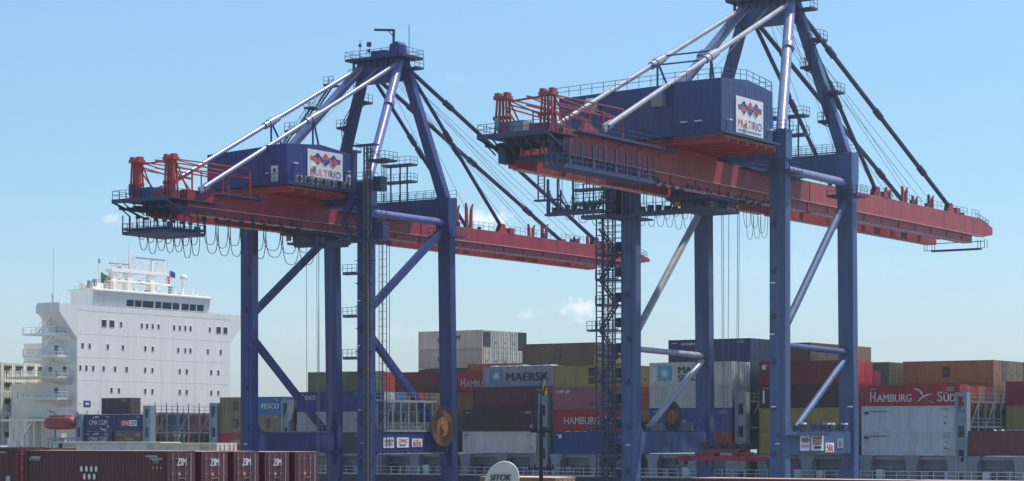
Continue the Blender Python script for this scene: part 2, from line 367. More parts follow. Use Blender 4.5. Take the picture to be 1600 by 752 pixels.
    for nm, ya, yb in (('girder', y_end, y_hinge), ('boom', y_hinge+.25, y_tip)):
        for s in (-1, 1):
            m = MB()
            xo, xi = 3.55*s, 2.45*s
            tip = nm == 'boom'
            prof = [(ya, gm), (yb, gm), (yb, g1), (ya, g1)] if not tip else [(ya, gm), (yb-3.2, gm), (yb, gm+.45), (yb, g1-1.0), (yb-4.5, g1), (ya, g1)]
            m.prism(prof, 'x', min(xo, xi), max(xo, xi))
            yb2 = yb if not tip else yb-7
            m.box(min(2.2*s, 3.2*s), max(2.2*s, 3.2*s), ya+.05, yb2, g0+.12, gm)
            n = int((yb-ya)/5.2)
            for i in range(1, n):                                  # stiffener ribs below the flange
                yy = ya+i*(yb-ya)/n
                if yy < yb2-.2: m.box(min(3.2*s, 3.32*s), max(3.2*s, 3.32*s), yy-.03, yy+.03, g0+.3, gm-.09)
            g = b(m, nm, RD, bev=.02)
            m = MB(); m.box(min(3.15*s, 3.68*s), max(3.15*s, 3.68*s), ya+.1, yb-3.3 if tip else yb, gm-.09, gm-.012)
            b(m, 'flange', M['pale'], g)
            m = MB(); yy = ya+1; m.box(min(2.35*s, 3.2*s), max(2.35*s, 3.2*s), ya+1, yb2-.5, g0+.09, g0+.118)
            while yy < yb2-1:
                m.box(min(2.25*s, 3.3*s), max(2.25*s, 3.3*s), yy, yy+.85, g0, g0+.115); yy += 1.25
            b(m, 'clamp_rail', M['pale'], g)
            # walkway with railing on the girder's outer side
            if cfg['walk']:
                m = MB()
                for a_, c_ in cfg['walk']:
                    if nm == ('girder' if a_ < 20 else 'boom'):
                        m.box(min(3.56*s, 4.5*s), max(3.56*s, 4.5*s), a_, c_, g1-.25, g1-.13)
                        m.rail([(4.45*s, a_, g1-.13), (4.45*s, c_, g1-.13)], sp=1.3)
                        for i in range(int((c_-a_)/4)): m.beam((3.56*s, a_+1+i*4, g1-.8), (4.3*s, a_+1+i*4, g1-.25), .07)
                if m.v: b(m, 'walkway', D_, g)
        m = MB()
        yy = ya+.4
        while yy < yb-1:
            m.box(-2.44, 2.44, yy, yy+.6, g1-1.3, g1-.1); yy += 9.4
        b(m, 'cross_tie', RD)
    # clutter along the boom top
    m = MB(); yy = 24
    while yy < y_tip-2:
        m.rail([(3.3, yy, g1), (3.3, min(yy+6.5, y_tip-4.5), g1)], sp=1.2, r=.022, kick=False); yy += 8.2
    m.rail([(2.6, y_tip-3.5, g1-.2), (2.6, y_tip+.8, g1-.9), (-2.6, y_tip+.8, g1-.9)], sp=1)
    for i in range(26):
        yy = random.uniform(24, y_tip-6); xx = random.choice((-3, 3))+random.uniform(-.4, .4); m.box(xx-.2, xx+.2, yy, yy+random.uniform(.3, .9), g1, g1+random.uniform(.25, .8))
    b(m, 'boom_fittings', D_)
    for yy, hh in cfg['forks']:
        m = MB()
        for s in (-1, 1):
            m.prism([(yy-.5, g1), (yy+.1, g1), (yy-.05, g1+hh*.8), (yy-.45, g1+hh), (yy-.5, g1+hh*.8)], 'x', s*1.2-.15, s*1.2+.15)
            m.prism([(yy+.5, g1), (yy+1.1, g1), (yy+1.1, g1+hh*.8), (yy+1.35, g1+hh), (yy+.75, g1+hh*.8)], 'x', s*1.2-.15, s*1.2+.15)
        m.box(-1.4, 1.4, yy-.6, yy+1.2, g1, g1+.35)
        b(m, 'rope_fork', OR)
    # hinge lugs on the boom for the stays
    for yy in (41, cfg['outer']):
        m = MB()
        for s in (-3, 3):
            m.prism([(yy-1.1, g1), (yy+1.1, g1), (yy+.3, g1+1.3), (yy-.3, g1+1.3)], 'x', s-.12+.3, s+.12+.3)
            m.prism([(yy-1.1, g1), (yy+1.1, g1), (yy+.3, g1+1.3), (yy-.3, g1+1.3)], 'x', s-.12-.3, s+.12-.3)
            m.box(s-.6, s+.6, yy+1.4, yy+2.6, g1, g1+.8)
        b(m, 'stay_lug', RD)
    # --- A-frame
    ax, ay, az = 3.2, 16.4, cfg['apex']
    for s in (-1, 1):
        b(MB().beam((s*X*.98, 17.5, top_w-.1), (s*ax, ay+.5, az-.2), 1.45, 1.15, up=(0, 1, 0), w2=1.2, h2=1.1), 'a_frame_leg', B, bev=.05)
        m = MB().tube((s*X, .3, top_l-.1), (s*(ax-.1), ay-.3, az-.4), .62, 16)
        mid = Vector((s*X, .3, top_l)).lerp(Vector((s*ax, ay, az)), .62); m.tube(mid-Vector((-s*.1, .25, .3)), mid+Vector((-s*.1, .25, .3)), .74, 16)
        b(m, 'a_frame_tube', T)
    hd = b(MB().box(-ax-.5, ax+.5, ay-1.0, ay+1.0, az-2.9, az), 'apex_head', B, bev=.05)
    m = MB().box(-ax-1.6, ax+1.8, ay-2.2, ay+2.6, az+.02, az+.22)
    m.rail([(-ax-1.6, ay-2.2, az+.2), (ax+1.8, ay-2.2, az+.2), (ax+1.8, ay+2.6, az+.2), (-ax-1.6, ay+2.6, az+.2), (-ax-1.6, ay-2.2, az+.2)], sp=1.2)
    for i in range(9):
        xx = -ax-1+i*.95; m.box(xx, xx+.25, ay-1.3, ay-1.02, az-.9, az+.02)
    m.box(ax+.6, ax+2.6, ay-.5, ay+1.6, az-1.5, az-1.35); m.rail([(ax+2.6, ay-.5, az-1.35), (ax+2.6, ay+1.6, az-1.35)], sp=1)
    b(m, 'apex_platform', D_, hd)
    m = MB(); m.box(-1.2, 1.2, ay-1.1, ay+.9, az+.25, az+1.3)          # sheave block housing
    m.prism([(1.6, az+.25), (3.6, az+.25), (3.5, az+1.9), (3.1, az+2.3), (1.9, az+2.0)], 'y', ay-.9, ay+.8)
    b(m, 'sheave_housing', H_, hd)
    m = MB(); m.beam((1.0, ay+1.2, az+.2), (1.0, ay+1.2, az+4.3), .26); m.beam((1.15, ay+1.2, az+4.3), (-2.3, ay+1.2, az+4.7), .22, .3); m.beam((1, ay+1.2, az+3.4), (0, ay+1.2, az+4.4), .1)
    b(m, 'davit', D_, hd)
    m = MB()
    for xx, hh in ((-4.2, 3.4), (-2.6, 2.4), (4.2, 4.6), (-.6, 1.8)): m.tube((xx, ay+.4, az+.2), (xx, ay+.4, az+hh), .05, 5)
    m.box(-4.35, -4.05, ay+.25, ay+.55, az+2.4, az+2.8); m.box(-2.9, -2.3, ay+.2, ay+.5, az+2.3, az+2.9); m.box(-2.8, -2.45, ay+.2, ay+.5, az+1.5, az+1.9)
    b(m, 'antenna', D_, hd)
    # --- backstays and their struts
    for s in (-1, 1):
        p, q = Vector((s*ax, ay-.6, az-.6)), Vector((s*3.8, cfg['bs'][0], cfg['bs'][1]))
        m = MB().tube(p, q, .30, 14)
        c = p.lerp(q, .47); d = (q-p).normalized(); m.tube(c-d*1.5, c+d*1.5, .46, 12); m.tube(c-d*.6, c+d*.6, .55, 12)
        m.beam(q-d*1.0, q+d*.9, .3, .8)
        b(m, 'backstay', S_)
        m = MB()
        for t_, dy in ((.47, 0), (.47, 2.4)):
            a_ = p.lerp(q, t_); m.tube(a_, (a_.x*(1.0 if dy == 0 else .8), a_.y+dy, cfg['roof']), .13, 8)
        b(m, 'stay_strut', B)
    if k == '2':
        m = MB(); p1, q1 = Vector((-ax, ay, az)), Vector((-3.8, *cfg['bs'])); p2, q2 = Vector((ax, ay, az)), Vector((3.8, *cfg['bs']))
        for t_ in (.44, .52):
            m.tube(p1.lerp(q1, t_), p2.lerp(q2, t_), .1, 8)
        b(m, 'stay_strut', B)
    # --- forestays
    for s in (-1, 1):
        for yy, r in ((41, .27), (cfg['outer'], .30)):
            p, q = Vector((s*ax, ay+1.2, az-1.0)), Vector((s*3.0, yy, g1+.9))
            m = MB(); m.tube(p, q, r, 10); d = (q-p).normalized()
            for t_ in ((.42, .5) if yy < 50 else (.2, .5, .8)):
                c = p.lerp(q, t_); m.tube(c-d*.9, c+d*.9, r*1.45, 10)
            b(m, 'forestay', D_)
    # --- hoist ropes
    m = MB()
    for i, (xx, yy) in enumerate(((-1.4, 56), (-.9, 56.4), (.9, 56.8), (1.4, 57.2), (-.5, 66), (.5, 66.5), (-1.2, 36), (1.2, 36.3), (.2, 48))):
        m.tube((xx, ay+1, az-.2), (xx, yy, g1+1.0), .028, 4)
    for xx in (-1.3, 1.3): m.tube((xx, ay-1, az-.2), (xx, -5, cfg['roof']), .03, 4)
    b(m, 'hoist_rope', M['wire'])
    # --- ladders and landings on the A-frame
    side = cfg['ladder_side']
    p, q = Vector((side*X*.98, 17.5, top_w)), Vector((side*ax, ay+.5, az))
    m = MB()
    for i, t_ in enumerate((.2, .38, .55, .72, .9)):
        c = p.lerp(q, t_); sg = (1 if i % 2 else -1)*1.0
        m.box(c.x-.5+sg*1.2, c.x+.9+sg*1.2, c.y-1.1, c.y+.9, c.z-.1, c.z+.05); m.beam((c.x, c.y, c.z-.9), (c.x+sg*1.6, c.y, c.z-.1), .12)
        m.rail([(c.x-.5+sg*1.2, c.y-1.1, c.z+.05), (c.x+.9+sg*1.2, c.y-1.1, c.z+.05), (c.x+.9+sg*1.2, c.y+.9, c.z+.05)], sp=.8)
        if i: m.ladder(prev+Vector((0, -.7, 0)), Vector((c.x+sg*.6, c.y-.7, c.z)), .5)
        prev = Vector((c.x+sg*.9, c.y, c.z))
    b(m, 'ladder', D_)
    if k == '1':                                           # stair flights on the far back tube
        p, q = Vector((-X-.6, .3, top_l)), Vector((-ax-.6, ay-1, az)); m = MB()
        for i, t_ in enumerate((.28, .46, .64, .82)):
            c = p.lerp(q, t_); m.box(c.x-1.6, c.x+.2, c.y-1, c.y+1, c.z-.1, c.z); m.rail([(c.x-1.6, c.y-1, c.z), (c.x+.2, c.y-1, c.z)], sp=.8)
            if i: m.stair(prev, c+Vector((-1, 0, 0)), .6, 'y')
            prev = c+Vector((-.2, 0, 0))
        b(m, 'stair', D_)
    # --- machinery house
    x0, x1, y0, y1, z0, z1 = cfg['house']; step = cfg['step']
    m = MB()
    ridge = .55
    m.prism([(x0, z0), (step, z0), (step, z1-.05), (x0, z1-.45)], 'y', y0+.5, y1)
    def wall(xa, xb, ya, yb):
        pass
    yr = (y0+y1)/2
    m.add([(step, y0, z0), (x1, y0, z0), (x1, y1, z0), (step, y1, z0), (step, y0, z1), (x1, y0, z1), (x1, y1, z1), (step, y1, z1), (step, yr, z1+ridge), (x1, yr, z1+ridge)],
          [(0, 3, 2, 1), (0, 1, 5, 4), (1, 2, 6, 9, 5), (2, 3, 7, 6), (3, 0, 4, 8, 7), (4, 5, 9, 8), (8, 9, 6, 7)])
    # cladding ribs
    yy = y0+.3
    while yy < y1-.2: m.box(x1, x1+.018, yy, yy+.1, z0+.3, z1-.15); yy += .75
    xx = step+.3
    while xx < x1-.1: m.box(xx, xx+.1, y0-.018, y0, z0+.3, z1-.15); xx += .75
    xx = x0+.3
    while xx < step-.2: m.box(xx, xx+.1, y0+.482, y0+.5, z0+.3, z1-.6); xx += .75
    hs_ = b(m, 'machinery_house', H_)
    m = MB(); m.box(x0, x1+.9, y0-.9, y1+.1, z0-.22, z0-.02)              # perimeter walkway of the house
    b(m, 'walkway', D_, hs_)
    if k == '1':
        m = MB().rail([(x1+.85, y0-.85, z0), (x1+.85, y1+.1, z0)], sp=1.1); m.rail([(step, y0-.85, z0), (x1+.85, y0-.85, z0)], sp=1.1)
        b(m, 'railing', D_, hs_)
        m = MB()                                           # row of air conditioners below the sign
        for i in range(7):
            yy = y0+1.3+i*1.6; m.box(x1+.06, x1+.6, yy, yy+1.05, z0+.15, z0+1.15)
        au = b(m, 'air_conditioner', M['grey'], hs_)
        m = MB()
        for i in range(7):
            yy = y0+1.3+i*1.6; m.tube((x1+.6, yy+.5, z0+.65), (x1+.64, yy+.5, z0+.65), .4, 14)
        b(m, 'fan_grille', M['black'], au)
        for xx, yy, face in ((5.2, y0, 'y'), (x1, y1-1.0, 'x')):
            m, w_ = MB(), MB()
            if face == 'y': m.box(xx-.55, xx+.55, yy-.07, yy, z0+.1, z0+2.25); w_.box(xx-.22, xx+.22, yy-.1, yy-.068, z0+1.2, z0+1.9)
            else: m.box(xx, xx+.07, yy-.5, yy+.5, z0+.1, z0+2.25); w_.box(xx+.068, xx+.1, yy-.22, yy+.22, z0+1.2, z0+1.9)
            d_ = b(m, 'door', M['white'], hs_); b(w_, 'window', M['glass'], d_)
    else:
        r_ = MB(); r_.rail([(x0, y0+.2, z1-.4), (step, y0+.2, z1-.02), (x1-.1, y0+.2, z1), (x1-.1, yr, z1+ridge), (x1-.1, y1, z1)], sp=1.6, kick=False)
        r_.rail([(x0, y1-.2, z1-.2), (x1-.1, y1-.2, z1+.05)], sp=1.6, kick=False)
        b(r_, 'railing', D_, hs_)
        for xx, yy in ((-6.0, y0+.5), (2.6, y0+.5)):
            m = MB(); m.box(xx-.7, xx+.7, yy-.8, yy, z0+3.3, z0+4.6); m.prism([(yy-.8, z0+4.6), (yy, z0+4.6), (yy, z0+5.0), (yy-.4, z0+5.0)], 'x', xx-.7, xx+.7)
            b(m, 'vent_hood', M['grey'], hs_)
        m = MB().box(x1+.0, x1+.12, y0-.1, y1, z0-.35, z0+.02); m.box(step, x1, y0-.13, y0-.01, z0-.35, z0+.02)
        b(m, 'edge_beam', T, hs_)
    m = MB()                                              # floodlights and floor frames under the house
    m.box(x0+.3, x1+.4, y0+.1, y1-.2, z0-.62, z0-.3)
    for i in range(6):
        yy = y0+.4+i*(y1-y0-1.2)/5; m.box(x0+.5, x1+.6, yy, yy+.35, z0-1.05, z0-.62)
    for s in (-3, 3): m.box(s-.5, s+.5, y0+.2, y1-.4, g1, z0-1.05)
    b(m, 'floor_frame', OR, hs_)
    # sign with emblem and lettering
    sy0, sy1, sz0, sz1 = cfg['sign']
    m = MB().box(x1+.04, x1+.11, sy0, sy1, sz0, sz1); sg_ = b(m, 'sign', M['white'], hs_)
    W = sy1-sy0; Hh = sz1-sz0; xf = x1+.11
    emblem(sg_, (xf, sy0+W*.08, sz0+Hh*.53), (0, 1, 0), (0, 0, 1), W*.84, Hh*.38)
    text('MULTI', 'lettering', M['emblem_red'], sg_, (xf, sy0+W*.07, sz0+Hh*.17), (0, 1, 0), (0, 0, 1), W*.52, Hh*.22, bold=0)
    text('RIO', 'lettering', M['emblem_blue'], sg_, (xf, sy0+W*.62, sz0+Hh*.17), (0, 1, 0), (0, 0, 1), W*.32, Hh*.22, bold=0)
    if k == '2':
        m = MB()
        for i in range(14): m.box(xf, xf+.03, sy0+W*(.08+i*.061), sy0+W*(.08+i*.061)+.28, sz0+Hh*.06, sz0+Hh*.11)
        b(m, 'lettering', M['grey'], sg_)
    m = MB()
    for yy in ((y0+1, y0+5, y1-1.5)): m.box(x1+.05, x1+.5, yy, yy+.7, z0+1.35 if k == '2' else z0+2.5, z0+1.47 if k == '2' else z0+2.62)
    for xx in (step+1, x1-3): m.box(xx, xx+.8, y0-.5, y0-.05, z0+1.25, z0+1.37)
    b(m, 'floodlight', M['white'], hs_)
    # --- end platform with the rope towers
    ye, zp = cfg['endp']
    pl = cfg['plen']; m = MB(); m.box(-4.2, 4.4, ye, ye+1.6, zp-.14, zp); m.box(-4.2, -2.5, ye+1.6, ye+pl, zp-.14, zp); m.box(2.5, 4.4, ye+1.6, ye+pl, zp-.14, zp); m.box(-2.5, 2.5, ye+1.6, ye+pl, zp-.3, zp-.14)
    for i in range(7): m.beam((-4+i*1.35, ye+.05, zp-.25), (-3.5+i*1.2, ye+2.2, zp-1.8), .12)
    for s in (-4.1, 4.3): m.beam((s, ye, zp-.3), (s*.85, ye+5, zp-1.9), .2); 
    m.box(-4.25, 4.45, ye-.12, ye, zp-.42, zp+.08)
    for i in range(7): m.beam((-3.6+i*1.25, ye+.5, zp-1.0), (-3.6+i*1.25, ye+pl-.5, zp-1.0), .12, .3)
    m.rail([(-4.2, ye, zp), (4.4, ye, zp), (4.4, ye+pl, zp)], sp=1.1, kick=False); m.rail([(-4.2, ye, zp), (-4.2, ye+pl, zp)], sp=1.2, kick=False)
    for s in (-3, 3): m.box(s-.45, s+.45, ye+2.6, y_end-.02, g0+.5, zp-.5)
    m.box(-2.5, 2.5, ye+4, y_end+3, g0+.9, g0+1.3)
    for i in range(7): m.beam((-3.2+i*1.05, ye+3.6, g0+.4), (-3.2+i*1.05, ye+3.6, zp-.4), .12)
    b(m, 'end_platform', D_)
    m = MB()
    ty = cfg['towy']; th = cfg['towz']
    for s in (-2.75, 2.75):
        for dx in (-.75, -.3, .3, .75):
            for dy in (-.35, .5): m.beam((s+dx, ty+dy, zp), (s+dx*.72, ty+dy*.6, th-.3), .17)
        m.box(s-.85, s+.85, ty-.5, ty+.6, th-.45, th-.1); m.box(s-.8, s-.3, ty-.35, ty+.4, th-.1, th+.25); m.box(s+.3, s+.8, ty-.35, ty+.4, th-.1, th+.25)
        m.beam((s+.6, ty+.3, th-.6), (s+1.9, ty+1.2, zp+.4), .16); m.beam((s, ty+.5, th-1.2), (s, ty+4.6, zp+.3), .14)
        m.tube((s-1.1, ty, zp+2), (s+1.1, ty, zp+2), .22, 10)
    m.beam((-2, ty, th-.7), (2, ty, th-.5), .18); m.beam((-2, ty, th-1.0), (2, ty, th-2.2), .15)
    for s, yq in ((-3.3, ty+10.5), (0, ty+12.5), (3.3, ty+13.8)):
        for zz, e in ((th-.25, 0), (th-1.2, .9)):
            m.beam((s*.8, ty+.3, zz), (s, yq, th-.2-e*1.3), .14); 
        m.beam((s, yq, g1), (s, yq, th-.1), .16); m.beam((s*.8, ty+.3, th-.3), (s, yq, th-1.3), .12)
        m.beam((s, yq-4, g1), (s, yq-4, th-.8), .12)
    b(m, 'rope_tower', OR if k == '1' else RD)
    m = MB()
    m.box(-3.4, -.3, ye+2.4, ye+5.2, zp+.05, zp+1.6); m.box(-3.5, -2.9, ye+2.0, ye+2.35, zp+.7, zp+2.0)
    for i in range(5): m.box(-2.8+i*1.3, -2.2+i*1.3, ye+6, ye+6.8, zp, zp+random.uniform(.7, 1.7))
    b(m, 'winch', B if k == '1' else M['grey'])
    m = MB(); m.box(.3, 2.6, ye+2.6, ye+7, zp+.1, zp+1.2); m.box(-1.6, .1, ye+5.5, ye+9, zp+.1, zp+1.4)
    m.prism([(ye+8, zp), (ye+12.5, zp), (ye+11.5, zp+1.3), (ye+9, zp+2.0)], 'x', 2.4, 3.2)
    b(m, 'winch', RD)
    # --- trolley hanging in the girder with operator cab
    t0, t1 = cfg['trol']; m = MB()
    m.box(-2.9, 2.9, t0, t1, g0-.35, g0-.08)
    for yy in (t0+.2, (t0+t1)/2, t1-.9): m.box(-2.1, 2.1, yy, yy+.7, g0-.1, g0+1.3)
    m.box(-1.5, 1.8, t0+1.5, t1-2, g0+.2, g1+.1)
    for s in (-2.15, 2.15):
        for yy in (t0+.6, t1-.6): m.tube((s-.2, yy, g0+.25), (s+.2, yy, g0+.25), .35, 12)
    m.rail([(2.9, t0, g0-.08), (2.9, t1, g0-.08)], sp=1.2); m.rail([(-2.9, t0, g0-.08), (2.9, t0, g0-.08)], sp=1.2)
    tr = b(m, 'trolley', D_)
    m = MB(); m.box(-1.3, 2.2, t0+.6, t0+3.0, g0-1.45, g0-.36); m.box(-1.9, 2.7, t0+.2, t1-1.4, g0-1.6, g0-1.45)
    m.rail([(-1.9, t0+.2, g0-1.45), (2.7, t0+.2, g0-1.45), (2.7, t1-1.4, g0-1.45)], sp=1.1, h=1.0)
    m.box(-1.6, 1.6, t0+3.6, t1-2.4, g0-1.1, g0-.36)
    for xx in (-1.7, 2.5): m.beam((xx, t1-1.6, g0-1.45), (xx, t1-1.6, g0-.3), .12)
    cb_ = b(m, 'operator_cab', D_, tr)
    m = MB(); m.box(-1.0, 1.9, t0+.53, t0+.62, g0-1.25, g0-.6); m.box(2.19, 2.27, t0+.9, t0+2.7, g0-1.25, g0-.6); b(m, 'window', M['glass'], cb_)
    m = MB(); m.box(2.5, 2.8, t1-2.4, t1-1.5, g0-1.0, g0-.5); m.nxt(); m.box(-1.9, -1.2, t0+.0, t0+.2, g0-1.1, g0-.5); m.build_split('floodlight', M['amber'], cb_)
    m = MB()
    for xx in (-.9, .9):
        for yy in (cfg['spy']-1.3, cfg['spy']+.9, cfg['spy']+1.3): m.tube((xx, yy, cfg['spz']+1.8), (xx*1.2, yy*1.0, g0-.4), .035, 5)
    b(m, 'hoist_rope', M['wire'], tr)
    # --- festoon cable loops
    m = MB()
    for (ya, yb, dp, n, fx) in cfg['fest']:
        for i in range(n):
            a_, c_ = ya+(yb-ya)*i/n, ya+(yb-ya)*(i+1)/n
            for xx, f in ((fx, 1), (fx-.35, .7)):
                d2 = dp*f*random.uniform(.9, 1.08)
                pts = [(xx, a_+(c_-a_)*(.5+.5*math.sin(math.pi*(j/12-.5))*(1 if abs(j/12-.5) > .0 else 1)), g0-.25-d2*(1-abs(2*j/12-1)**3.0)) for j in range(13)]
                m.path(pts, .045 if k == '1' else .03, 4)
            m.box(fx-.45, fx+.05, a_-.15, a_+.15, g0-.3, g0)
    b(m, 'festoon_cable', M['cable'])
    m = MB(); yy = cfg['clut'][0]
    while yy < cfg['clut'][1]:
        h_ = random.uniform(.12, .5); m.box(3.34, 3.56, yy, yy+random.uniform(.15, .5), g0+.05, g0+.1+h_); yy += random.uniform(.5, 2.2)
    b(m, 'cable_carrier', D_)
    # --- hanging maintenance cage below the girder end
    for (xa, xb, ya, yb, zf, ht) in cfg['cage']:
        m = MB(); m.box(xa, xb, ya, yb, zf-.25, zf)
        m.rail([(xa, ya, zf), (xb, ya, zf), (xb, yb, zf), (xa, yb, zf), (xa, ya, zf)], sp=.9)
        n = int((yb-ya)/1.1)
        for i in range(n+1):
            yy = ya+(yb-ya)*i/n
            for xx in (xa+.1, xb-.1): m.beam((xx, yy, zf), (xx, yy, zf+ht), .17 if i % 2 else .1)
            if i % 4 == 1: m.box(xb-.5, xb+.05, yy-.25, yy+.25, zf+.1, zf+random.uniform(.5, 1.2))
        m.box(xa, xb, ya, yb, zf+.3, zf+.5) if k == '1' else None
        b(m, 'maintenance_cage', D_)
    # --- stair tower and lift shaft
    m = MB()
    if k == '1':
        # stairs on the land face of the near leg, lift mast on its right
        xs0, xs1 = 9.5, 11.2; yf = -1.1; z = -9.5; i = 0
        while z < 24:
            a_, c_ = ((xs0, xs1) if i % 2 == 0 else (xs1, xs0)); m.stair((a_, yf, z), (c_, yf, z+2.9), .7, 'y'); m.box(xs0-.35, xs1+.5, yf-.5, yf+.6, z-.08, z); z += 2.9; i += 1
        for zz in (20.9, 15.4, 10.0, 4.6):
            m.box(6.5, 8.75, -.7, .3, zz-.2, zz); m.rail([(6.5, -.7, zz), (8.75, -.7, zz)], sp=.8)
        m.box(3.6, 13.6, -2.1, -.7, 24.7, 24.9); m.rail([(3.6, -2.1, 24.9), (13.6, -2.1, 24.9)], sp=1.1)
        m.box(-.5, 3.6, -2.1, -.7, 24.5, 24.8)
        m.stair((9, -1.6, 24.9), (7.2, -1.6, 27.5), .7, 'y'); m.stair((7.2, -1.6, 27.5), (9.6, -1.6, 30.6), .7, 'y')
        st = b(m, 'stair_tower', B)
        m = MB()
        for xx, yy in ((10.9, -1.9), (11.5, -1.9), (10.9, -1.3), (11.5, -1.3)): m.beam((xx, yy, -10), (xx, yy, 36.9), .17)
        z = -10
        while z < 36:
            m.beam((10.9, -1.9, z), (11.5, -1.9, z+.9), .07); m.beam((11.5, -1.9, z+.9), (11.5, -1.3, z), .07); m.box(10.85, 11.55, -1.95, -1.25, z+.9, z+.95); z += .95
        b(m, 'lift_mast', M['grey2'])
        m = MB()                                           # fine wire-mesh guard right of the leg
        for xx in (11.7, 12.3, 12.9): m.beam((xx, .2, -6), (xx, .2, 25), .07)
        z = -6
        while z < 25: m.beam((11.7, .2, z), (12.9, .2, z), .045); z += .95
        m.beam((11.7, .8, -6), (11.7, .8, 25), .06); m.beam((12.9, .8, -6), (12.9, .8, 25), .06)
        b(m, 'wire_cage', D_)
        m = MB().box(11.5, 13.2, -1.0, .4, 25.0, 27.3); m.nxt(); m.box(11.6, 12.9, -1.0, .3, 31.2, 33.0); m.beam((10.9, -1.9, 37), (13.4, -.5, 34.9), .1); m.box(11, 14, -1.6, 1, 34.9, 35.05); m.rail([(11, -1.6, 35), (14, -1.6, 35), (14, 1, 35)], sp=.9)
        m.box(9.2, 12.6, -2.1, -1, 36.9, 37.1); m.box(8.7, 9.1, -1.9, -1, 31, 36.4)
        b(m, 'lift_machine_room', D_)
    else:
        z = -11.5; i = 0; xs0, xs1 = -13.6, -11.4; yf = -.6
        while z < 24.5:
            a_, c_ = ((xs0, xs1) if i % 2 == 0 else (xs1, xs0)); m.stair((a_, yf, z), (c_, yf, z+3.0), .75, 'y')
            if i % 2: m.box(xs1-.4, -10.8, yf-.6, yf+.6, z-.1, z)
            else: m.box(xs0-(1.6 if i % 4 == 0 else .4), xs0+.6, yf-.6, yf+.6, z-.1, z); m.rail([(xs0-(1.6 if i % 4 == 0 else .4), yf-.6, z), (xs0+.6, yf-.6, z)], sp=.7)
            m.box(-13.9, -10.8, yf-.75, yf+.9, z-.14, z-.02); m.rail([(-13.9, yf-.75, z), (-10.8, yf-.75, z)], sp=.6, h=1.1, r=.04)
            m.box(-12.1, -11.3, .1, .9, z+.4, z+1.5)
            z += 3.0; i += 1
        for xx, yy in ((-13.8, -1.3), (-13.0, -1.3), (-12.2, -1.3), (-13.8, .3), (-11.2, -1.3), (-11.2, .3), (-12.5, .3)): m.beam((xx, yy, -11.9), (xx, yy, 26), .13)
        z = -11.5
        while z < 26:
            m.box(-13.8, -11.2, -1.33, -1.26, z, z+.07); m.box(-13.8, -11.2, .27, .33, z+.4, z+.46); m.box(-13.84, -13.76, -1.3, .3, z, z+.07); m.box(-13.8, -10.8, -.03, .03, z+.5, z+.56); z += .75
        b(m, 'stair_tower', D_)
        m = MB()
        m.box(-15.3, 2.8, -2.4, -1.0, 25.7, 26.0); m.box(-11.5, -8, -2.6, 2.2, 25.5, 25.7); m.rail([(-8, -2.4, 26), (2.8, -2.4, 26)], sp=1.0); m.rail([(-15.3, -2.4, 26), (-11, -2.4, 26)], sp=.9)
        m.box(-20.3, -10.8, -2.6, -1.5, 26.35, 26.6); m.rail([(-20, -2.6, 26.6), (-12, -2.6, 26.6)], sp=.9, h=1.2)
        m.beam((-20.2, -2, 26.5), (-20.2, -2, 30.8), .25); m.beam((-18.8, -2, 26.5), (-18.8, -2, 30.8), .2); m.beam((-18.8, -2, 29), (-17, -2, 26.5), .16)
        for xx in (-21.6, -20.7): m.beam((xx, -2, 28.4), (xx, -2, 31.6), .14)
        for i in range(8): m.beam((-21.6, -2, 28.4+i*.4), (-20.7, -2, 28.4+i*.4), .06)
        m.box(-22, -18.6, -2.4, -1.6, 28.2, 28.4); m.box(-15.3, -11, -2.2, -1, 30.3, 30.5); m.stair((-13.6, -1.6, 27), (-11, -1.6, 30.3), .6, 'y')
        m.box(-12.4, -10.9, -1.6, .8, 26, 29.4)
        for xx in (-9.9, -8.8): m.beam((xx, -1.7, 26), (xx, -1.7, 32), .28)
        for zz in (27.6, 29.2): m.box(-16.5, -10.8, -2.4, -1.0, zz-.12, zz); m.rail([(-16.5, -2.4, zz), (-10.8, -2.4, zz)], sp=.8, h=1.1, r=.035)
        for xx in (-16.4, -15, -13.6, -12.2): m.beam((xx, -2.3, 26), (xx, -2.3, 31.5), .14); m.beam((xx, -2.3, 26.2), (xx+1.3, -2.3, 27.5), .09)
        for xx in (-19.8, -18.2): m.beam((xx, -2.3, 26.6), (xx, -2.3, 29.4), .18); m.beam((xx, -2.3, 29.2), (xx+1.5, -2.3, 26.7), .1)
        for i in range(7): xx = -19.5+i*.9; m.box(xx, xx+.5, -2.2, -1.7, 26.6, 26.9+random.random()*.7)
        for i in range(9): xx = -7.5+i*1.1; m.box(xx, xx+.5, -2.0, -1.4, 26.0, 26.3+random.random()*.8)
        b(m, 'platform', D_)
    # access towers standing on the seaward cross beam
    m = MB(); zt = top_w
    for xx in (.8, 2.4, 3.6): m.beam((xx, 17.2, zt), (xx, 17.2, zt+4.8), .16)
    for zz in (zt+2.6, zt+4.9): m.box(-.2, 4.6, 16.6, 18.2, zz-.12, zz); m.rail([(-.2, 16.6, zz), (4.6, 16.6, zz), (4.6, 18.2, zz)], sp=.9)
    m.ladder((.3, 16.5, zt), (.3, 16.5, zt+6), .5)
    for xx in (-.6, 5.2): m.rail([(xx, 16.6, zt+2.6-(0)), (xx+.1, 17.9, zt+2.6)], sp=.9) if 0 else None
    b(m, 'access_tower', D_)
    # --- cable reel
    rx, ry, rz, rr = cfg['reel']; m = MB(); n = 40
    pts_o = [(ry+rr*math.cos(2*math.pi*i/n), rz+rr*math.sin(2*math.pi*i/n)) for i in range(n)]
    m.prism(pts_o, 'x', rx-.05, rx+.05)
    pts_c = [(ry+rr*.2*math.cos(2*math.pi*i/12), rz+rr*.2*math.sin(2*math.pi*i/12)) for i in range(12)]
    m.prism(pts_c, 'x', rx-1.0 if k == '1' else rx-.4, rx+.25)
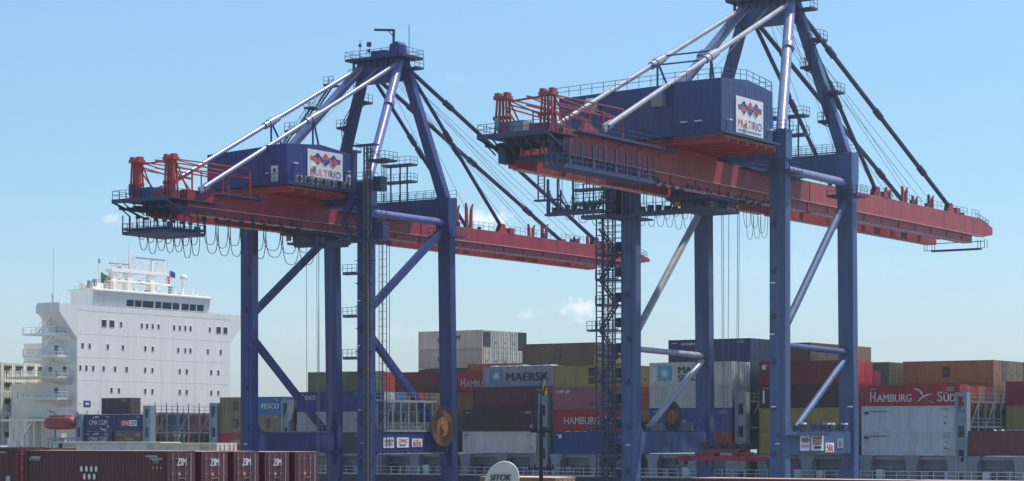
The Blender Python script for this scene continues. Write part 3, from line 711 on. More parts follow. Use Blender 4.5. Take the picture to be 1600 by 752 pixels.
    rl_ = b(m, 'cable_reel', M['amber'])
    m = MB()
    for i in range(n):
        a_ = 2*math.pi*i/n; m.beam((rx+.085, ry+rr*.5*math.cos(a_), rz+rr*.5*math.sin(a_)), (rx+.1, ry+rr*1.02*math.cos(a_), rz+rr*1.02*math.sin(a_)), .05, .06)
        a2 = 2*math.pi*(i+1)/n; m.beam((rx+.12, ry+rr*math.cos(a_), rz+rr*math.sin(a_)), (rx+.12, ry+rr*math.cos(a2), rz+rr*math.sin(a2)), .1, .12)
    b(m, 'spoke', M['darkgrey'], rl_)
    m = MB(); m.box(rx-1.6, rx-.15, ry-2.6, ry-1.2, .5, 1.5); m.box(rx-.3, rx+.5, ry+1.7, ry+2.8, .6, 1.9); m.box(rx-.3, rx+.5, ry+3.4, ry+4.4, .5, 1.6)
    if k == '2': b(m, 'reel_motor', M['grey'])
    # --- white-green safety gantry behind the signed beam (left crane)
    if k == '1':
        m = MB()
        m.box(X-.5, X+.75, 2.9, 13.4, 4.35, 4.5); m.box(X-.5, X+.75, 2.9, 13.4, .5, .62)
        for i in range(7):
            yy = 2.9+i*1.75; m.beam((X+.7, yy, .5), (X+.7, yy, 4.4), .13); m.beam((X-.45, yy, .5), (X-.45, yy, 4.4), .13)
        m.rail([(X+.72, 1.0, 4.5), (X+.72, 14.6, 4.5)], sp=1.2, h=1.1, r=.03); m.rail([(X+.72, 2.9, .62), (X+.72, 13.4, .62)], sp=1.2, h=1.1)
        for yy in (4.4, 7.6, 10.2): m.box(X-.3, X+.6, yy, yy+.9, .62, 1.25)
        b(m, 'cable_gantry', M['grey'])
        m = MB().box(X+.66, X+1.0, 1.2, 16.0, -2.42, -2.25); b(m, 'cable_tray', M['bluegrey'])
    else:
        m = MB(); m.box(X+.66, X+1.7, -3, 9.5, -.02, .12); m.rail([(X+1.65, 1, .12), (X+1.65, 9.5, .12)], sp=1)
        for yy in (4, 8.5, 10.8, 12.2, 15.5): m.box(X-.3, X+.4, yy, yy+.9, .6, 1.3)
        b(m, 'platform', D_)
        m = MB()
        for yy in (4.2, 10.6, 11.8, 15.3): m.box(X+.3, X+.9, yy, yy+.8, 1.3, 1.5)
        b(m, 'floodlight', M['white'])
    m = MB()
    for yy, xx, zz in ((-.8, X-.4, 17.2), (-.8, X-.5, 11.4), (-.8, X-.3, 3.2), (-.8, X+.2, -1.0), (-.8, -X+.2, -1.2), (17.4, X+.6, 3.4)): m.box(xx-.25, xx+.25, yy-.3, yy, zz, zz+.16); m.nxt()
    m.build_split('floodlight', M['white'], root)
    m = MB()
    for i in range(6): zz = -4.5+i*5.2; m.box(-X-.4+.3*(i % 2), -X+.15+.3*(i % 2), -.85, -.66, zz, zz+.7); m.nxt(); m.box(X-.7, X-.25, -.85, -.66, zz+2.1, zz+2.7); m.nxt()
    m.build_split('junction_box', D_, root)
    # --- small signs on the near portal beam
    for n_, (ya, yb, za, zb, kind) in enumerate(cfg['signs']):
        m = MB().box(X+.66, X+.72, ya, yb, za, zb); sg = b(m, 'sign', M['white'] if kind != 'tag' else M['bluegrey']); w_, h_ = yb-ya, zb-za; xf = X+.72
        if kind == 'multi':
            emblem(sg, (xf, ya+w_*.08, za+h_*.48), (0, 1, 0), (0, 0, 1), w_*.84, h_*.42); text('MULTIRIO', 'lettering', M['letter_dark'], sg, (xf, ya+w_*.1, za+h_*.2), (0, 1, 0), (0, 0, 1), w_*.8, h_*.2)
        elif kind == 'zpmc':
            text('ZPMC', 'lettering', M['emblem_red'], sg, (xf, ya+w_*.1, za+h_*.45), (0, 1, 0), (0, 0, 1), w_*.8, h_*.4, bold=.02); text('1 ZPMC', 'lettering', M['letter_dark'], sg, (xf, ya+w_*.2, za+h_*.15), (0, 1, 0), (0, 0, 1), w_*.6, h_*.18) if 0 else None
            m = MB().box(xf, xf+.02, ya+w_*.2, ya+w_*.75, za+h_*.17, za+h_*.3); b(m, 'lettering', M['darkgrey'], sg)
        elif kind == 'zpmc_red':
            m = MB().box(xf, xf+.02, ya+w_*.15, ya+w_*.85, za+h_*.4, za+h_*.92); b(m, 'panel', M['emblem_red'], sg)
            text('ZPMC', 'lettering', M['letter_white'], sg, (xf+.02, ya+w_*.2, za+h_*.48), (0, 1, 0), (0, 0, 1), w_*.6, h_*.3, bold=.02)
            m = MB().box(xf, xf+.02, ya+w_*.25, ya+w_*.8, za+h_*.13, za+h_*.3); b(m, 'lettering', M['darkgrey'], sg)
        elif kind == 'load':
            text(cfg['load'], 'lettering', M['emblem_red'], sg, (xf, ya+w_*.1, za+h_*.12), (0, 1, 0), (0, 0, 1), w_*.8, h_*.76, bold=.02)
        elif kind == 'tag':
            text('0', 'lettering', M['letter_dark'], sg, (xf, ya+w_*.3, za+h_*.2), (0, 1, 0), (0, 0, 1), w_*.4, h_*.6)
    # maintenance frame under the boom tip (right crane)
    if k == '2':
        m = MB(); zt = g0-.55
        m.box(-3.6, 3.9, 74.7, 75.6, zt-.2, zt)
        for xx in (-4.6, -3.4, 3.6, 4.6):
            for yy in (74.7, 75.7): m.beam((xx, yy, zt), (xx, yy, g0+.7), .07)
        m.beam((-4.6, 74.7, zt), (4.6, 74.7, zt), .07); m.beam((-4.6, 74.7, g0+.4), (4.6, 74.7, g0+.4), .1)
        b(m, 'tip_cradle', D_)
    return root

crane1 = make_crane(dict(k='1', dz=0, tc=-181.8, label='deep blue quay crane on the left with crimson boom and big orange cable reel',
  top_l=32.6, top_w=32.0, g=(26.5, 27.6, 29.5), apex=51.3, yend=-27, ytip=83, walk=[(-22, -14), (2, 16)], forks=[(35, 3.9), (55, 2.6), (68, 1.7)], outer=67,
  braces=[((.6, 16.2), (17.4, 28.2), .4), ((.6, 13.0), (15.6, .9), .4)], square=True, tz=0, railm=M['grey'],
  bs=(-24.3, 29.9), roof=36.6, ladder_side=-1, house=(-6.4, 7.1, -12.7, .7, 31.4, 36.3), step=3.6, sign=(-8.7, -1.6, 32.2, 36.1), plen=9.5, endp=(-31.6, 28.2), towy=-29.0, towz=33.3,
  trol=(-1.9, 6.8), spy=2.5, spz=-8.6, fest=[(-28.4, -17.5, 3.9, 7, -2.9), (-23.5, -12.3, 4.5, 5, 3.4), (-12.3, -2.5, 4.2, 3, 3.4)], clut=(-20, -4), cage=[(-3.4, 3.4, -30.8, -23.6, 24.3, 2.1)],
  reel=(11.0, 15.1, 1.25, 2.65), load='65t', signs=[(2.7, 4.95, -1.6, -.25, 'multi'), (5.6, 8.2, -1.55, -.25, 'zpmc'), (8.9, 11.2, -1.5, -.4, 'load')]))
crane2 = make_crane(dict(k='2', dz=1.5, tc=-122.8, label='faded grey-blue quay crane on the right with dusty red boom, cut by picture top',
  top_l=34.5, top_w=33.9, g=(27.4, 28.7, 31.2), apex=53.0, yend=-36, ytip=80.5, walk=[(-34, -14), (2, 16)], forks=[(54, 2.7), (63, 2.4)], outer=65.5,
  braces=[((.6, 11.6), (17.6, 28.6), .45), ((.6, 10.3), (17.9, 10.0), .36), ((17.4, 9.3), (4.0, .9), .38)], square=False, tz=.7, railm=M['dark2'],
  bs=(-27.8, 32.3), roof=38.9, ladder_side=1, house=(-10.6, 10.4, -15.1, -3.0, 32.7, 38.5), step=4.6, sign=(-11.9, -5.5, 33.0, 37.0), plen=5.5, endp=(-40, 30.5), towy=-37.6, towz=34.8,
  trol=(-3.8, 5.0), spy=5.4, spz=-2.2, fest=[(-36, -28, 5.0, 3, 3.4), (-21, -9, 4.6, 6, 3.4), (4, 9.5, 4.2, 3, 3.4)], clut=(-21, 10), cage=[(3.3, 5.8, -39.3, -21.5, 27.0, 2.6)],
  reel=(-9.8, 9.8, 2.3, 1.85), load='50t', signs=[(3.7, 6.1, -1.75, .0, 'multi'), (6.5, 9.8, -1.75, .0, 'zpmc_red'), (10.4, 12.6, -1.95, -.85, 'load'), (13.5, 15.1, -1.5, -.35, 'tag')]))

# spreaders hanging under the trolleys
def make_spreader(loc, label):
    r = thing('container_spreader', loc, label, 'spreader', 'spreaders on the hoist ropes')
    m = MB()
    m.box(-6.0, 6.0, -.85, -.35, 0, .55); m.box(-6.0, 6.0, .35, .85, 0, .55)
    m.box(-3.2, 3.2, -.34, .34, .05, .5)
    for s in (-1, 1): m.box(s*5.2-.9, s*5.2+.9, -1.2, 1.2, -.02, .35)
    m.build('frame', M['red1'], r, 0)
    for s in (-1, 1):
        m = MB()
        for q in (-1.15, 1.15): m.box(s*6.0-.15, s*6.0+.15, q-.12, q+.12, -.5, .3); m.beam((s*6.0, q, .1), (s*6.35, q*1.1, -.6), .1)
        m.build('flipper', M['darkgrey'], r, 0)
    m = MB(); m.box(-2.2, 2.2, -.8, .8, .9, 1.25); m.box(-1.9, -1.2, -.7, .7, .56, .9); m.box(1.2, 1.9, -.7, .7, .56, .9)
    for s in (-2.7, 2.7):
        m.box(s-.7, s+.7, -.6, .6, .6, 1.0); m.beam((s, 0, .9), (s*.75, 0, 1.9), .25)
    m.build('head_block', M['red1'], r, 0)
    m = MB()
    for s in (-2.6, -.9, .9, 2.6):
        for q in (-.4, .4): m.tube((s, q-.09, 1.7), (s, q+.09, 1.7), .42, 16)
    for i in range(8): m.box(-2.1+i*.55, -1.8+i*.55, -.5, .3, 1.26, 1.5+random.random()*.6)
    m.rail([(-2.8, -.8, 1.26), (2.8, -.8, 1.26)], sp=1.1, h=1.0)
    m.build('sheave', M['darkgrey'], r, 0)
    return r
make_spreader((-122.8, LR+5.4, Z0-2.95), 'long red container spreader hanging from ropes between the legs of the right crane')
make_spreader((-181.8, LR+2.5, Z0-10.4), 'red spreader lowered below the ropes of the left crane')

# workers on the right crane's service platform
def worker(loc, rz, label, h=1.75):
    me = bpy.data.meshes.new('person'); k = h/1.75
    J = [(0, 0, .95), (0, 0, 1.2), (0, 0, 1.42), (0, 0, 1.52), (.18, 0, 1.40), (.24, .05, 1.12), (.22, .24, .98), (-.18, 0, 1.40), (-.25, .02, 1.12), (-.24, .2, .92), (.09, 0, .9), (.11, .03, .5), (.11, 0, .08), (.11, .14, .04), (-.09, 0, .9), (-.12, -.03, .5), (-.13, -.05, .08), (-.13, .09, .04)]
    Rr = [.16, .15, .15, .06, .075, .055, .04, .075, .055, .04, .1, .075, .05, .05, .1, .075, .05, .05]
    E_ = [(0, 1), (1, 2), (2, 3), (2, 4), (4, 5), (5, 6), (2, 7), (7, 8), (8, 9), (0, 10), (10, 11), (11, 12), (12, 13), (0, 14), (14, 15), (15, 16), (16, 17)]
    me.from_pydata([(x*k, y*k, z*k) for x, y, z in J], E_, [])
    o = bpy.data.objects.new('person', me); C.objects.link(o); o.location = loc; o.rotation_euler = (0, 0, rz)
    sk = o.modifiers.new('skin', 'SKIN'); sb = o.modifiers.new('sub', 'SUBSURF'); sb.levels = sb.render_levels = 1
    for v, r_ in zip(me.skin_vertices[0].data, Rr): v.radius = (r_, r_*.8)
    me.skin_vertices[0].data[0].use_root = True
    me.materials.append(M['cloth'])
    tag(o, label, 'person', 'workers on the right crane')
    bm = bmesh.new(); bmesh.ops.create_uvsphere(bm, u_segments=12, v_segments=8, radius=.105)
    for v in bm.verts: v.co = Vector((v.co.x*.85, v.co.y, v.co.z*1.2+1.64*k))
    m2 = bpy.data.meshes.new('head'); bm.to_mesh(m2); bm.free(); m2.materials.append(M['skin']); link(bpy.data.objects.new('head', m2), o)
    MB().tube((0, 0, 1.68), (0, 0, 1.80), .135, 12, .07).build('helmet', M['helmet'], o, 0)
    return o
worker((-122.8-3.2, LR-1.7, Z0+26.0), R(200), 'worker in dark clothes at the platform railing of the right crane, left one')
worker((-122.8-1.3, LR-1.6, Z0+26.0), R(160), 'worker in dark clothes beside the trolley of the right crane, right one')

# ---------------------------------------------------------------- containers
# every separate piece of these parts becomes an object of its own
def explode(o):
    me = o.data; par = list(range(len(me.vertices)))
    def f(a):
        while par[a] != a: par[a] = par[par[a]]; a = par[a]
        return a
    for p in me.polygons:
        v = list(p.vertices)
        for b_ in v[1:]: par[f(v[0])] = f(b_)
    bb = {}
    for i, v in enumerate(me.vertices):
        r = f(i); c = v.co
        if r not in bb: bb[r] = [*c, *c]
        else:
            q = bb[r]
            for k in range(3): q[k] = min(q[k], c[k]); q[k+3] = max(q[k+3], c[k])
    ks = list(bb); B = [bb[k] for k in ks]; n = len(B)
    if n > 900: return
    q = list(range(n))
    def g(a):
        while q[a] != a: q[a] = q[q[a]]; a = q[a]
        return a
    for i in range(n):
        for j in range(i+1, n):
            if all(B[i][k] <= B[j][k+3]+.07 and B[j][k] <= B[i][k+3]+.09 for k in range(3)): q[g(i)] = g(j)
    cl = {ks[i]: g(i) for i in range(n)}
    ids = sorted(set(cl.values()))
    if len(ids) < 2: return
    vc = [cl[f(i)] for i in range(len(me.vertices))]
    for num, c in enumerate(ids):
        idx = [i for i, k in enumerate(vc) if k == c]; mp = {a: b_ for b_, a in enumerate(idx)}
        fs = [p for p in me.polygons if vc[p.vertices[0]] == c]
        m2 = bpy.data.meshes.new(me.name); m2.from_pydata([tuple(me.vertices[i].co) for i in idx], [], [[mp[v] for v in p.vertices] for p in fs])
        for mm in me.materials: m2.materials.append(mm)
        m2.polygons.foreach_set('use_smooth', [p.use_smooth for p in fs]); m2.polygons.foreach_set('material_index', [p.material_index for p in fs]); m2.update()
        if num == 0: first = m2
        else: link(bpy.data.objects.new(o.name.split('.')[0], m2), o.parent)
    o.data = first
for_door = mat('lock_rod_steel', (.22, .21, .20), .5, var=.3, dirt=RUST)
_mesh = {}
YG_ = 'containers stacked in the yard'; LW_ = mat('stencil_paint', (.45, .44, .42), .6, var=.3)
def corr(m, p0, p1, z0, z1, nrm, pitch=.28, dep=.05):
    """corrugated panel between two ground points"""
    p0, p1 = Vector(p0), Vector(p1); L = (p1-p0).length; d = (p1-p0)/L; n = Vector(nrm)
    k = int(L/pitch); pts = []
    for i in range(k):
        a = i*L/k; w_ = L/k
        pts += [(a, 0), (a+w_*.34, 0), (a+w_*.5, 1), (a+w_*.84, 1)]
    pts.append((L, 0))
    vs = []
    for a, q in pts:
        c = p0+d*a-n*(dep*q); vs += [(c.x, c.y, z0), (c.x, c.y, z1)]
    m.add(vs, [(2*i, 2*i+2, 2*i+3, 2*i+1) for i in range(len(pts)-1)])
def container_meshes(L, h, reefer=False):
    key = (round(L, 2), round(h, 2), reefer)
    if key in _mesh: return _mesh[key]
    W = 2.438; out_ = []
    m = MB()
    if reefer:
        m.box(.06, L-.06, .05, W-.05, .14, h-.06)
    else:
        corr(m, (.12, .06, 0), (L-.12, .06, 0), .15, h-.1, (0, -1, 0))
        corr(m, (L-.06, .12, 0), (L-.06, W-.12, 0), .15, h-.1, (1, 0, 0), .4, .03)
        m.box(.08, L-.1, .13, W-.06, .14, h-.05)
    out_.append(m)
    f = MB()
    for x in (0, L-.15):
        for y in (0, W-.15): f.box(x, x+.15, y, y+.15, .12, h-.12)
        for y in (0, W-.18):
            for z in (0, h-.12): f.box(x-.01 if x == 0 else x-.02, x+.17 if x == 0 else x+.16, y-.01 if y == 0 else y, y+.18 if y == 0 else y+.19, z, z+.12)
    for y in (.0, W-.08):
        f.box(.15, L-.15, y, y+.08, .0, .15); f.box(.15, L-.15, y, y+.08, h-.1, h-.01)
    for x in (0, L-.08):
        f.box(x, x+.08, .15, W-.15, 0, .15); f.box(x, x+.08, .15, W-.15, h-.13, h-.01)
    out_.append(f)
    d = MB(); d.box(L-.03, L+.012, .16, W/2-.03, .16, h-.14); d.box(L-.03, L+.012, W/2+.03, W-.16, .16, h-.14)
    for z_ in (.35, h*.42, h*.64, h-.55):
        d.box(L+.0, L+.03, .25, W/2-.1, z_, z_+.1); d.box(L+.0, L+.03, W/2+.1, W-.25, z_, z_+.1)
    d.box(L-.03, L+.004, W/2-.03, W/2+.03, .16, h-.14); d.cur = 1
    for y in (.38, .88, 1.54, 2.04): d.tube((L+.03, y, .12), (L+.03, y, h-.1), .035, 6); 
    for y in (.38, .88, 1.54, 2.04):
        for z in (.5, h*.5, h-.45): d.box(L-.02, L+.06, y-.08, y+.08, z-.04, z+.04)
    d.box(L+.012, L+.07, .9, 1.5, 1.05, 1.1)
    out_.append(d)
    u = MB()
    if reefer:
        u.box(L-.05, L+.05, .2, W-.2, .35, h-.25)
    out_.append(u)
    res = []
    for nm, mb in zip(('body', 'frame', 'door', 'cooling_unit'), out_):
        if mb.v: res.append((nm, mb.build(nm, [M['grey'], for_door] if nm == 'door' else M['grey'], None, 0).data))
    for o in list(C.objects):
        if o.name.split('.')[0] in ('body', 'frame', 'door', 'cooling_unit') and o.parent is None: bpy.data.objects.remove(o)
    _mesh[key] = dict(res); return _mesh[key]
unit_dark = mat('cooling_unit_dark', (.03, .04, .06), .5)
CWORD = dict(palegrey='pale grey', maerskgrey='lavender grey', oldwhite='old white', darkmaroon='dark maroon', brickred='brick red', skyblue='bright blue', royal='royal blue', darkgreen='dark green', zimred='maroon', rustbrown='rusty brown', pink='faded pink')
def container(t0, s0, z0, colour, label, h=2.896, L=12.19, reefer=False, rod=None, group='containers stacked on the ship'):
    ms = container_meshes(L, h, reefer)
    r = thing('reefer_container' if reefer else 'shipping_container', (t0, s0, z0+Z0), label, 'container', group)
    for nm, me in ms.items():
        o = bpy.data.objects.new(nm, me); link(o, r)
        o.material_slots[0].link = 'OBJECT'
        o.material_slots[0].material = CM[colour] if nm in ('body', 'frame', 'door') else unit_dark
    if (s0 < S0+3*RP and group != YG_) or group == YG_:
        mk = MB(); q = random.Random(hash((round(t0), round(s0), round(z0))) & 0xffff)
        xe = L-q.uniform(.5, .9); n_ = q.choice((1, 2, 2, 3))
        for i in range(n_):
            ln = q.uniform(.5, 1.15); m_z = h-.38-i*.2; x_ = xe-ln
            while x_ < xe-.1: mk.box(x_, x_+.1, -.012, .03, m_z, m_z+.11); x_ += .14
        if q.random() < .5: mk.box(.5, 1.3, -.012, .03, h-.5, h-.38)
        if q.random() < .4: mk.box(L-1.0, L-.6, -.012, .03, .5, .9)
        if mk.v: explode(mk.build('marking', LW_, r, 0))
    r['_c'] = (L, h); return r
def ctext(c, s, colour, x, z, w_, hh, bold=.01, side='y'):
    if side == 'y': return text(s, 'lettering', colour, c, (x, 0, z), (1, 0, 0), (0, 0, 1), w_, hh, dz=0, off=.03, bold=bold)
    return text(s, 'lettering', colour, c, (c['_c'][0], x, z), (0, 1, 0), (0, 0, 1), w_, hh, dz=0, off=.05, bold=bold)
def cpanel(c, x0, x1, z0, z1, m, name='panel', y=-.02):
    return MB().box(x0, x1, y, .02, z0, z1).build(name, m, c, 0)
S0 = 249.2; RP = 2.5
TIER = ['lowest', 'second', 'third', 'fourth', 'fifth', 'sixth', 'seventh']
ROW = ['nearest', 'second', 'third', 'fourth', 'fifth', 'sixth', 'seventh', 'eighth', 'ninth', 'tenth', 'eleventh', 'twelfth', 'thirteenth', 'fourteenth', 'fifteenth', 'sixteenth', 'seventeenth']
def lab(colour, tier, row, where, extra=''):
    return f"{CWORD.get(colour, colour)} container{extra}, {TIER[tier]} tier, {ROW[row]} row, {where}"
BAY = dict(
  G=(-247.3, 'beside the lifeboat'), F=(-219.1, 'behind leftmost crane leg'), E=(-204.2, 'behind left stair leg'), D=(-189.5, 'behind orange reel'),
  C=(-174.7, 'left of black pole'), B=(-159.8, 'right of black pole'), A=(-144.8, 'behind smaller reel'), Z=(-128.7, 'behind rightmost signs'),
  Y=(-114.6, 'right of cranes'), X=(-100.8, 'at right edge'), W=(-280.3, 'left of white deckhouse'))
def stack(bay, row, items, z=-2.4, t=None):
    """items: list of (colour, height[, options dict]); returns the containers"""
    res = []
    t0 = BAY[bay][0] if t is None else t
    for i, it in enumerate(items):
        col, h = it[0], it[1]; o = dict(it[2]) if len(it) > 2 else {}
        if col is None: z += h; res.append(None); continue
        tier = o.pop('tier', i); tt = t0+o.pop('dt', 0)
        extra = o.pop('x', '')
        res.append(container(tt, S0+row*RP, z, col, lab(col, tier, row, BAY[bay][1], extra), h=min(h-.02, 3.06), **o)); z += h
    return res
fill = ['maroon', 'brown', 'navy', 'orange', 'tan', 'rustbrown', 'grey', 'blue', 'brickred', 'green', 'darkmaroon', 'olive']
def rnd(): return random.choice(fill)
LW, LD = M['letter_white'], M['letter_dark']
def maersk(c, two=False):
    cpanel(c, 1.2, 3.3, .5, 2.5, M['sky_logo'])
    st = MB(); ctr = Vector((2.25, -.05, 1.5))
    for i in range(7):
        a = math.pi/2+2*math.pi*i/7; a1, a2 = a-math.pi/7, a+math.pi/7
        P = lambda r, q: (ctr.x+r*math.cos(q), -.03, ctr.z+r*math.sin(q))
        st.add([(ctr.x, -.03, ctr.z), P(.32, a1), P(.8, a), P(.32, a2)], [(0, 1, 2, 3)])
    st.build('star', LW, c, 0)
    if two:
        ctext(c, 'MAERSK', LD, 4.3, 1.5, 5.3, .85, .02); ctext(c, 'SEALAND', LD, 4.3, .5, 5.3, .75, .02)
    else: ctext(c, 'MAERSK', LD, 3.9, .8, 7.1, 1.15, .02)
def bird(c, x, z, w_):
    m = MB(); 
    for P in ([(0, .95), (.25, .85), (.42, .5), (.75, .1), (1, 0), (.62, .22), (.5, .42), (.4, .78), (.2, .98)], [(.15, .0), (.4, .3), (.62, .48), (.9, .62), (.6, .58), (.35, .38)]):
        m.add([(x+a*w_, -.05, z+b_*w_*.62) for a, b_ in P], [tuple(range(len(P)))])
    m.build('bird_emblem', LW, c, 0)
def hamburg(c, big=True):
    if big:
        ctext(c, 'H', LW, .5, .5, .75, 1.25, .02); ctext(c, 'AMBURG', LW, 1.4, .5, 4.6, .95, .02); bird(c, 6.1, .3, 3.0); ctext(c, 'S', LW, 9.3, .5, .7, 1.2, .02); ctext(c, 'ÜD', LW, 10.1, .5, 1.6, 1.1, .02)
    else:
        ctext(c, 'HAMBURG', LW, 2.0, .8, 3.3, .7, .01); bird(c, 5.6, .7, 1.8); ctext(c, 'SÜD', LW, 7.8, .8, 1.4, .75, .01)
def msc_small(c, x):
    cpanel(c, x, x+.95, .7, 1.95, M['darkgrey']); ctext(c, 'MSC', CM['tan'], x+.15, 1.0, .65, .6, .01)

# bay G: two 20-foot stacks beside the lifeboat, low stacks behind
L20 = 6.06
for cc in stack('G', 0, [('navy', 2.62, dict(L=L20, x=' with white arcs')), ('navy', 2.62, dict(L=L20, x=' with white arcs'))], z=-1.94):
    ctext(cc, 'CMA CGM', LW, 1.2, 1.0, 3.9, .75, .02)
    for zz, s_ in ((1.95, 1), (.35, -1)):
        m = MB(); P = [(2.1+i*.2+(0 if s_ > 0 else 1.6), zz+s_*(i*.09-.01*i*i)) for i in range(7)]
        m.add([(a, -.03, b_) for a, b_ in P]+[(a, -.03, b_+.18) for a, b_ in P[::-1]], [tuple(range(14))]); m.build('arc_emblem', LW, cc, 0)
g2 = stack('G', 0, [('brown', 2.62, dict(L=L20, dt=6.75)), ('navy', 2.62, dict(L=L20, dt=6.75, x=' with white and red name panel'))], z=-1.94)
ctext(g2[0], 'TEXTAINER', LW, 2.2, 1.3, 1.7, .3); cpanel(g2[1], 1.3, 2.95, .8, 1.7, M['emblem_red']); cpanel(g2[1], 2.95, 4.6, .8, 1.7, M['white']); ctext(g2[1], 'CMA', LW, 1.4, .95, 1.4, .6, .03); ctext(g2[1], 'CGM', M['emblem_blue'], 3.1, .95, 1.35, .6, .03)
container(-245.9, S0+RP*1, 3.36, 'darkmaroon', 'dark maroon short container alone on top of the stack in front of the white deckhouse', h=2.55, L=L20)
for r in range(1, 14): stack('G', r, [(rnd(), 2.62), (rnd() if r != 2 else 'navy', 2.62)], z=-1.94)
# bay F
f0 = stack('F', 0, [('red', 2.64, dict(x=' with small white name'))], z=-2.15); hamburg(f0[0], False)
for i, (c1, c2) in enumerate((('tan', 'tan'), ('tan', 'skyblue'))):
    a_ = stack('F', 0, [(c1, 2.62, dict(L=L20, tier=i+1, x=' with dark square logo'))], z=.5+i*2.63)[0]; msc_small(a_, 2.6)
    b_ = stack('F', 0, [(c2, 2.62, dict(L=L20, tier=i+1, dt=6.15, x=' with white slanted name' if i else ' with logo on right half'))], z=.5+i*2.63)[0]
    if i: ctext(b_, 'FESCO', LW, 2.0, .85, 3.4, .75, .03)
    else: msc_small(b_, 2.6)
for r in (1, 2, 3, 4, 5): stack('F', r, [(rnd(), 2.62), (rnd(), 2.62), (rnd(), 2.62)], z=-2.15)
# bay E
e0 = stack('E', 0, [('green', 2.9), ('grey', 2.95), ('royal', 2.93, dict(x=' with small white name'))]); ctext(e0[2], 'SEACO', LW, 1.4, 1.75, 2.1, .6, .03)
stack('E', 1, [('navy', 2.9), ('grey', 2.95), ('royal', 2.93), ('olive', 2.95)])
for r, c2, c1 in ((2, 'white', 'grey'), (3, 'skyblue', 'tan'), (4, 'brown', 'oldwhite'), (5, 'red', 'maroon'), (6, 'brown', 'navy'), (7, 'orange', 'tan'), (8, 'rustbrown', 'maroon')):
    stack('E', r, [(rnd(), 2.9), (c1, 2.95), (c2, 2.93)]+([('vermilion', 2.9)] if r == 2 else []))
for r in (9, 10, 11): stack('E', r, [(None, 5.9), ('maroon' if r == 9 else rnd(), 2.93, dict(tier=2)), ('maroon', 2.95, dict(tier=3))], z=-2.0)
for r in range(12, 17):
    cs_ = stack('E', r, [('cream' if r == 12 else 'oldwhite', 2.93, dict(tier=4)), ('cream' if r == 12 else ('oldwhite' if r < 16 else 'darkgreen'), 2.93, dict(tier=5, reefer=(r == 12)))], z=10.5)
    if r == 12:
        for c_ in cs_: ctext(c_, 'CROWLEY', LD, 3.6, 1.35, 5.0, .7, .01) if 0 else ctext(c_, 'C', LD, 3.7, 1.1, .8, .75, .02)
        ctext(cs_[1], 'M', LD, 7.2, 1.45, .8, .7, .02)
    stack('E', r, [(rnd(), 2.9, dict(tier=3))], z=7.55)
# bay D (nearest rows empty)
stack('D', 7, [(rnd(), 2.9), ('brown', 2.95), ('orange', 2.93)])
d8 = stack('D', 8, [(rnd(), 2.9), ('maroon', 2.95), ('red', 2.93, dict(x=' with white name')), ('red', 2.95, dict(x=' with serif name'))], z=-2.0); hamburg(d8[3]); hamburg(d8[2], False)
for r in (9, 10, 11): stack('D', r, [(None, 8.9), ('vermilion' if r == 9 else rnd(), 2.6, dict(tier=3)), ('orange' if r == 9 else 'rustbrown', 1.9 if 0 else 2.6, dict(tier=4))], z=-3.3)
# bay C
c0 = stack('C', 0, [('white', 2.98, dict(x=' with tiny blue mark')), ('darkmaroon', 3.03)]); cpanel(c0[0], .35, .75, 2.2, 2.6, M['sky_logo'])
stack('C', 1, [('navy', 3.0), ('darkmaroon', 3.1), ('maroon', 2.98)])
c2_ = stack('C', 2, [('brown', 3.0), ('grey', 3.1), ('maroon', 3.1), ('maerskgrey', 2.86, dict(x=' with white star panel'))]); maersk(c2_[3])
m = MB()
for i in range(9): m.box(1+i*1.15, 1.9+i*1.15, .3, 2.1, 2.87, 2.9+.16*random.random())
m.build('tarpaulin', M['white'], c2_[3], 0)
for r in (3, 4, 5): stack('C', r, [(None, 6.1), (rnd(), 2.9, dict(tier=2)), ('grey', 2.7, dict(tier=3))])
for r in (6, 7, 8, 9):
    q = stack('C', r, [('brown', 2.9, dict(tier=3)), ('brown' if r < 8 else 'tan', 2.9, dict(tier=4, x=' with dark logo' if r == 6 else ''))], z=7.4)
    if r == 6: msc_small(q[1], 5.6)
for r in (10, 11, 12, 13): stack('C', r, [(rnd(), 2.9, dict(tier=3))], z=5.9)
# bay B
b0 = stack('B', 0, [('blue', 3.0, dict(x=' with white label')), ('red', 3.05, dict(x=' with white name')), ('pink', 2.9, dict(x=' with white letters')), ('yellow', 2.88, dict(x=' with big black letters'))], z=-2.45)
cpanel(b0[0], .9, 1.35, 2.1, 2.6, M['white']); ctext(b0[1], 'HAMBURG', LW, 1.8, .95, 5.6, 1.0, .02); bird(b0[1], 7.5, .8, 2.4); ctext(b0[1], 'SÜD', LW, 10.1, .95, 1.6, 1.0, .02)
ctext(b0[2], 'DB JP', LW, .6, 2.0, 2.2, .5, .03); ctext(b0[3], 'm', LD, 5.6, 1.45, 1.5, 1.1, .05); ctext(b0[3], 'SC', LD, 5.6, .45, 1.5, .8, .05)
cpanel(b0[2], 5.8, 6.9, .5, .8, M['darkgrey'])
stack('B', 1, [(rnd(), 3.0), (rnd(), 3.0), ('brickred', 2.9), ('yellow', 2.86)], z=-2.45)
for r in range(2, 6): stack('B', r, [(None, 3.0), (rnd(), 3.0), (rnd(), 2.9), ('brown' if r % 2 else 'navy', 2.5)], z=-2.45)
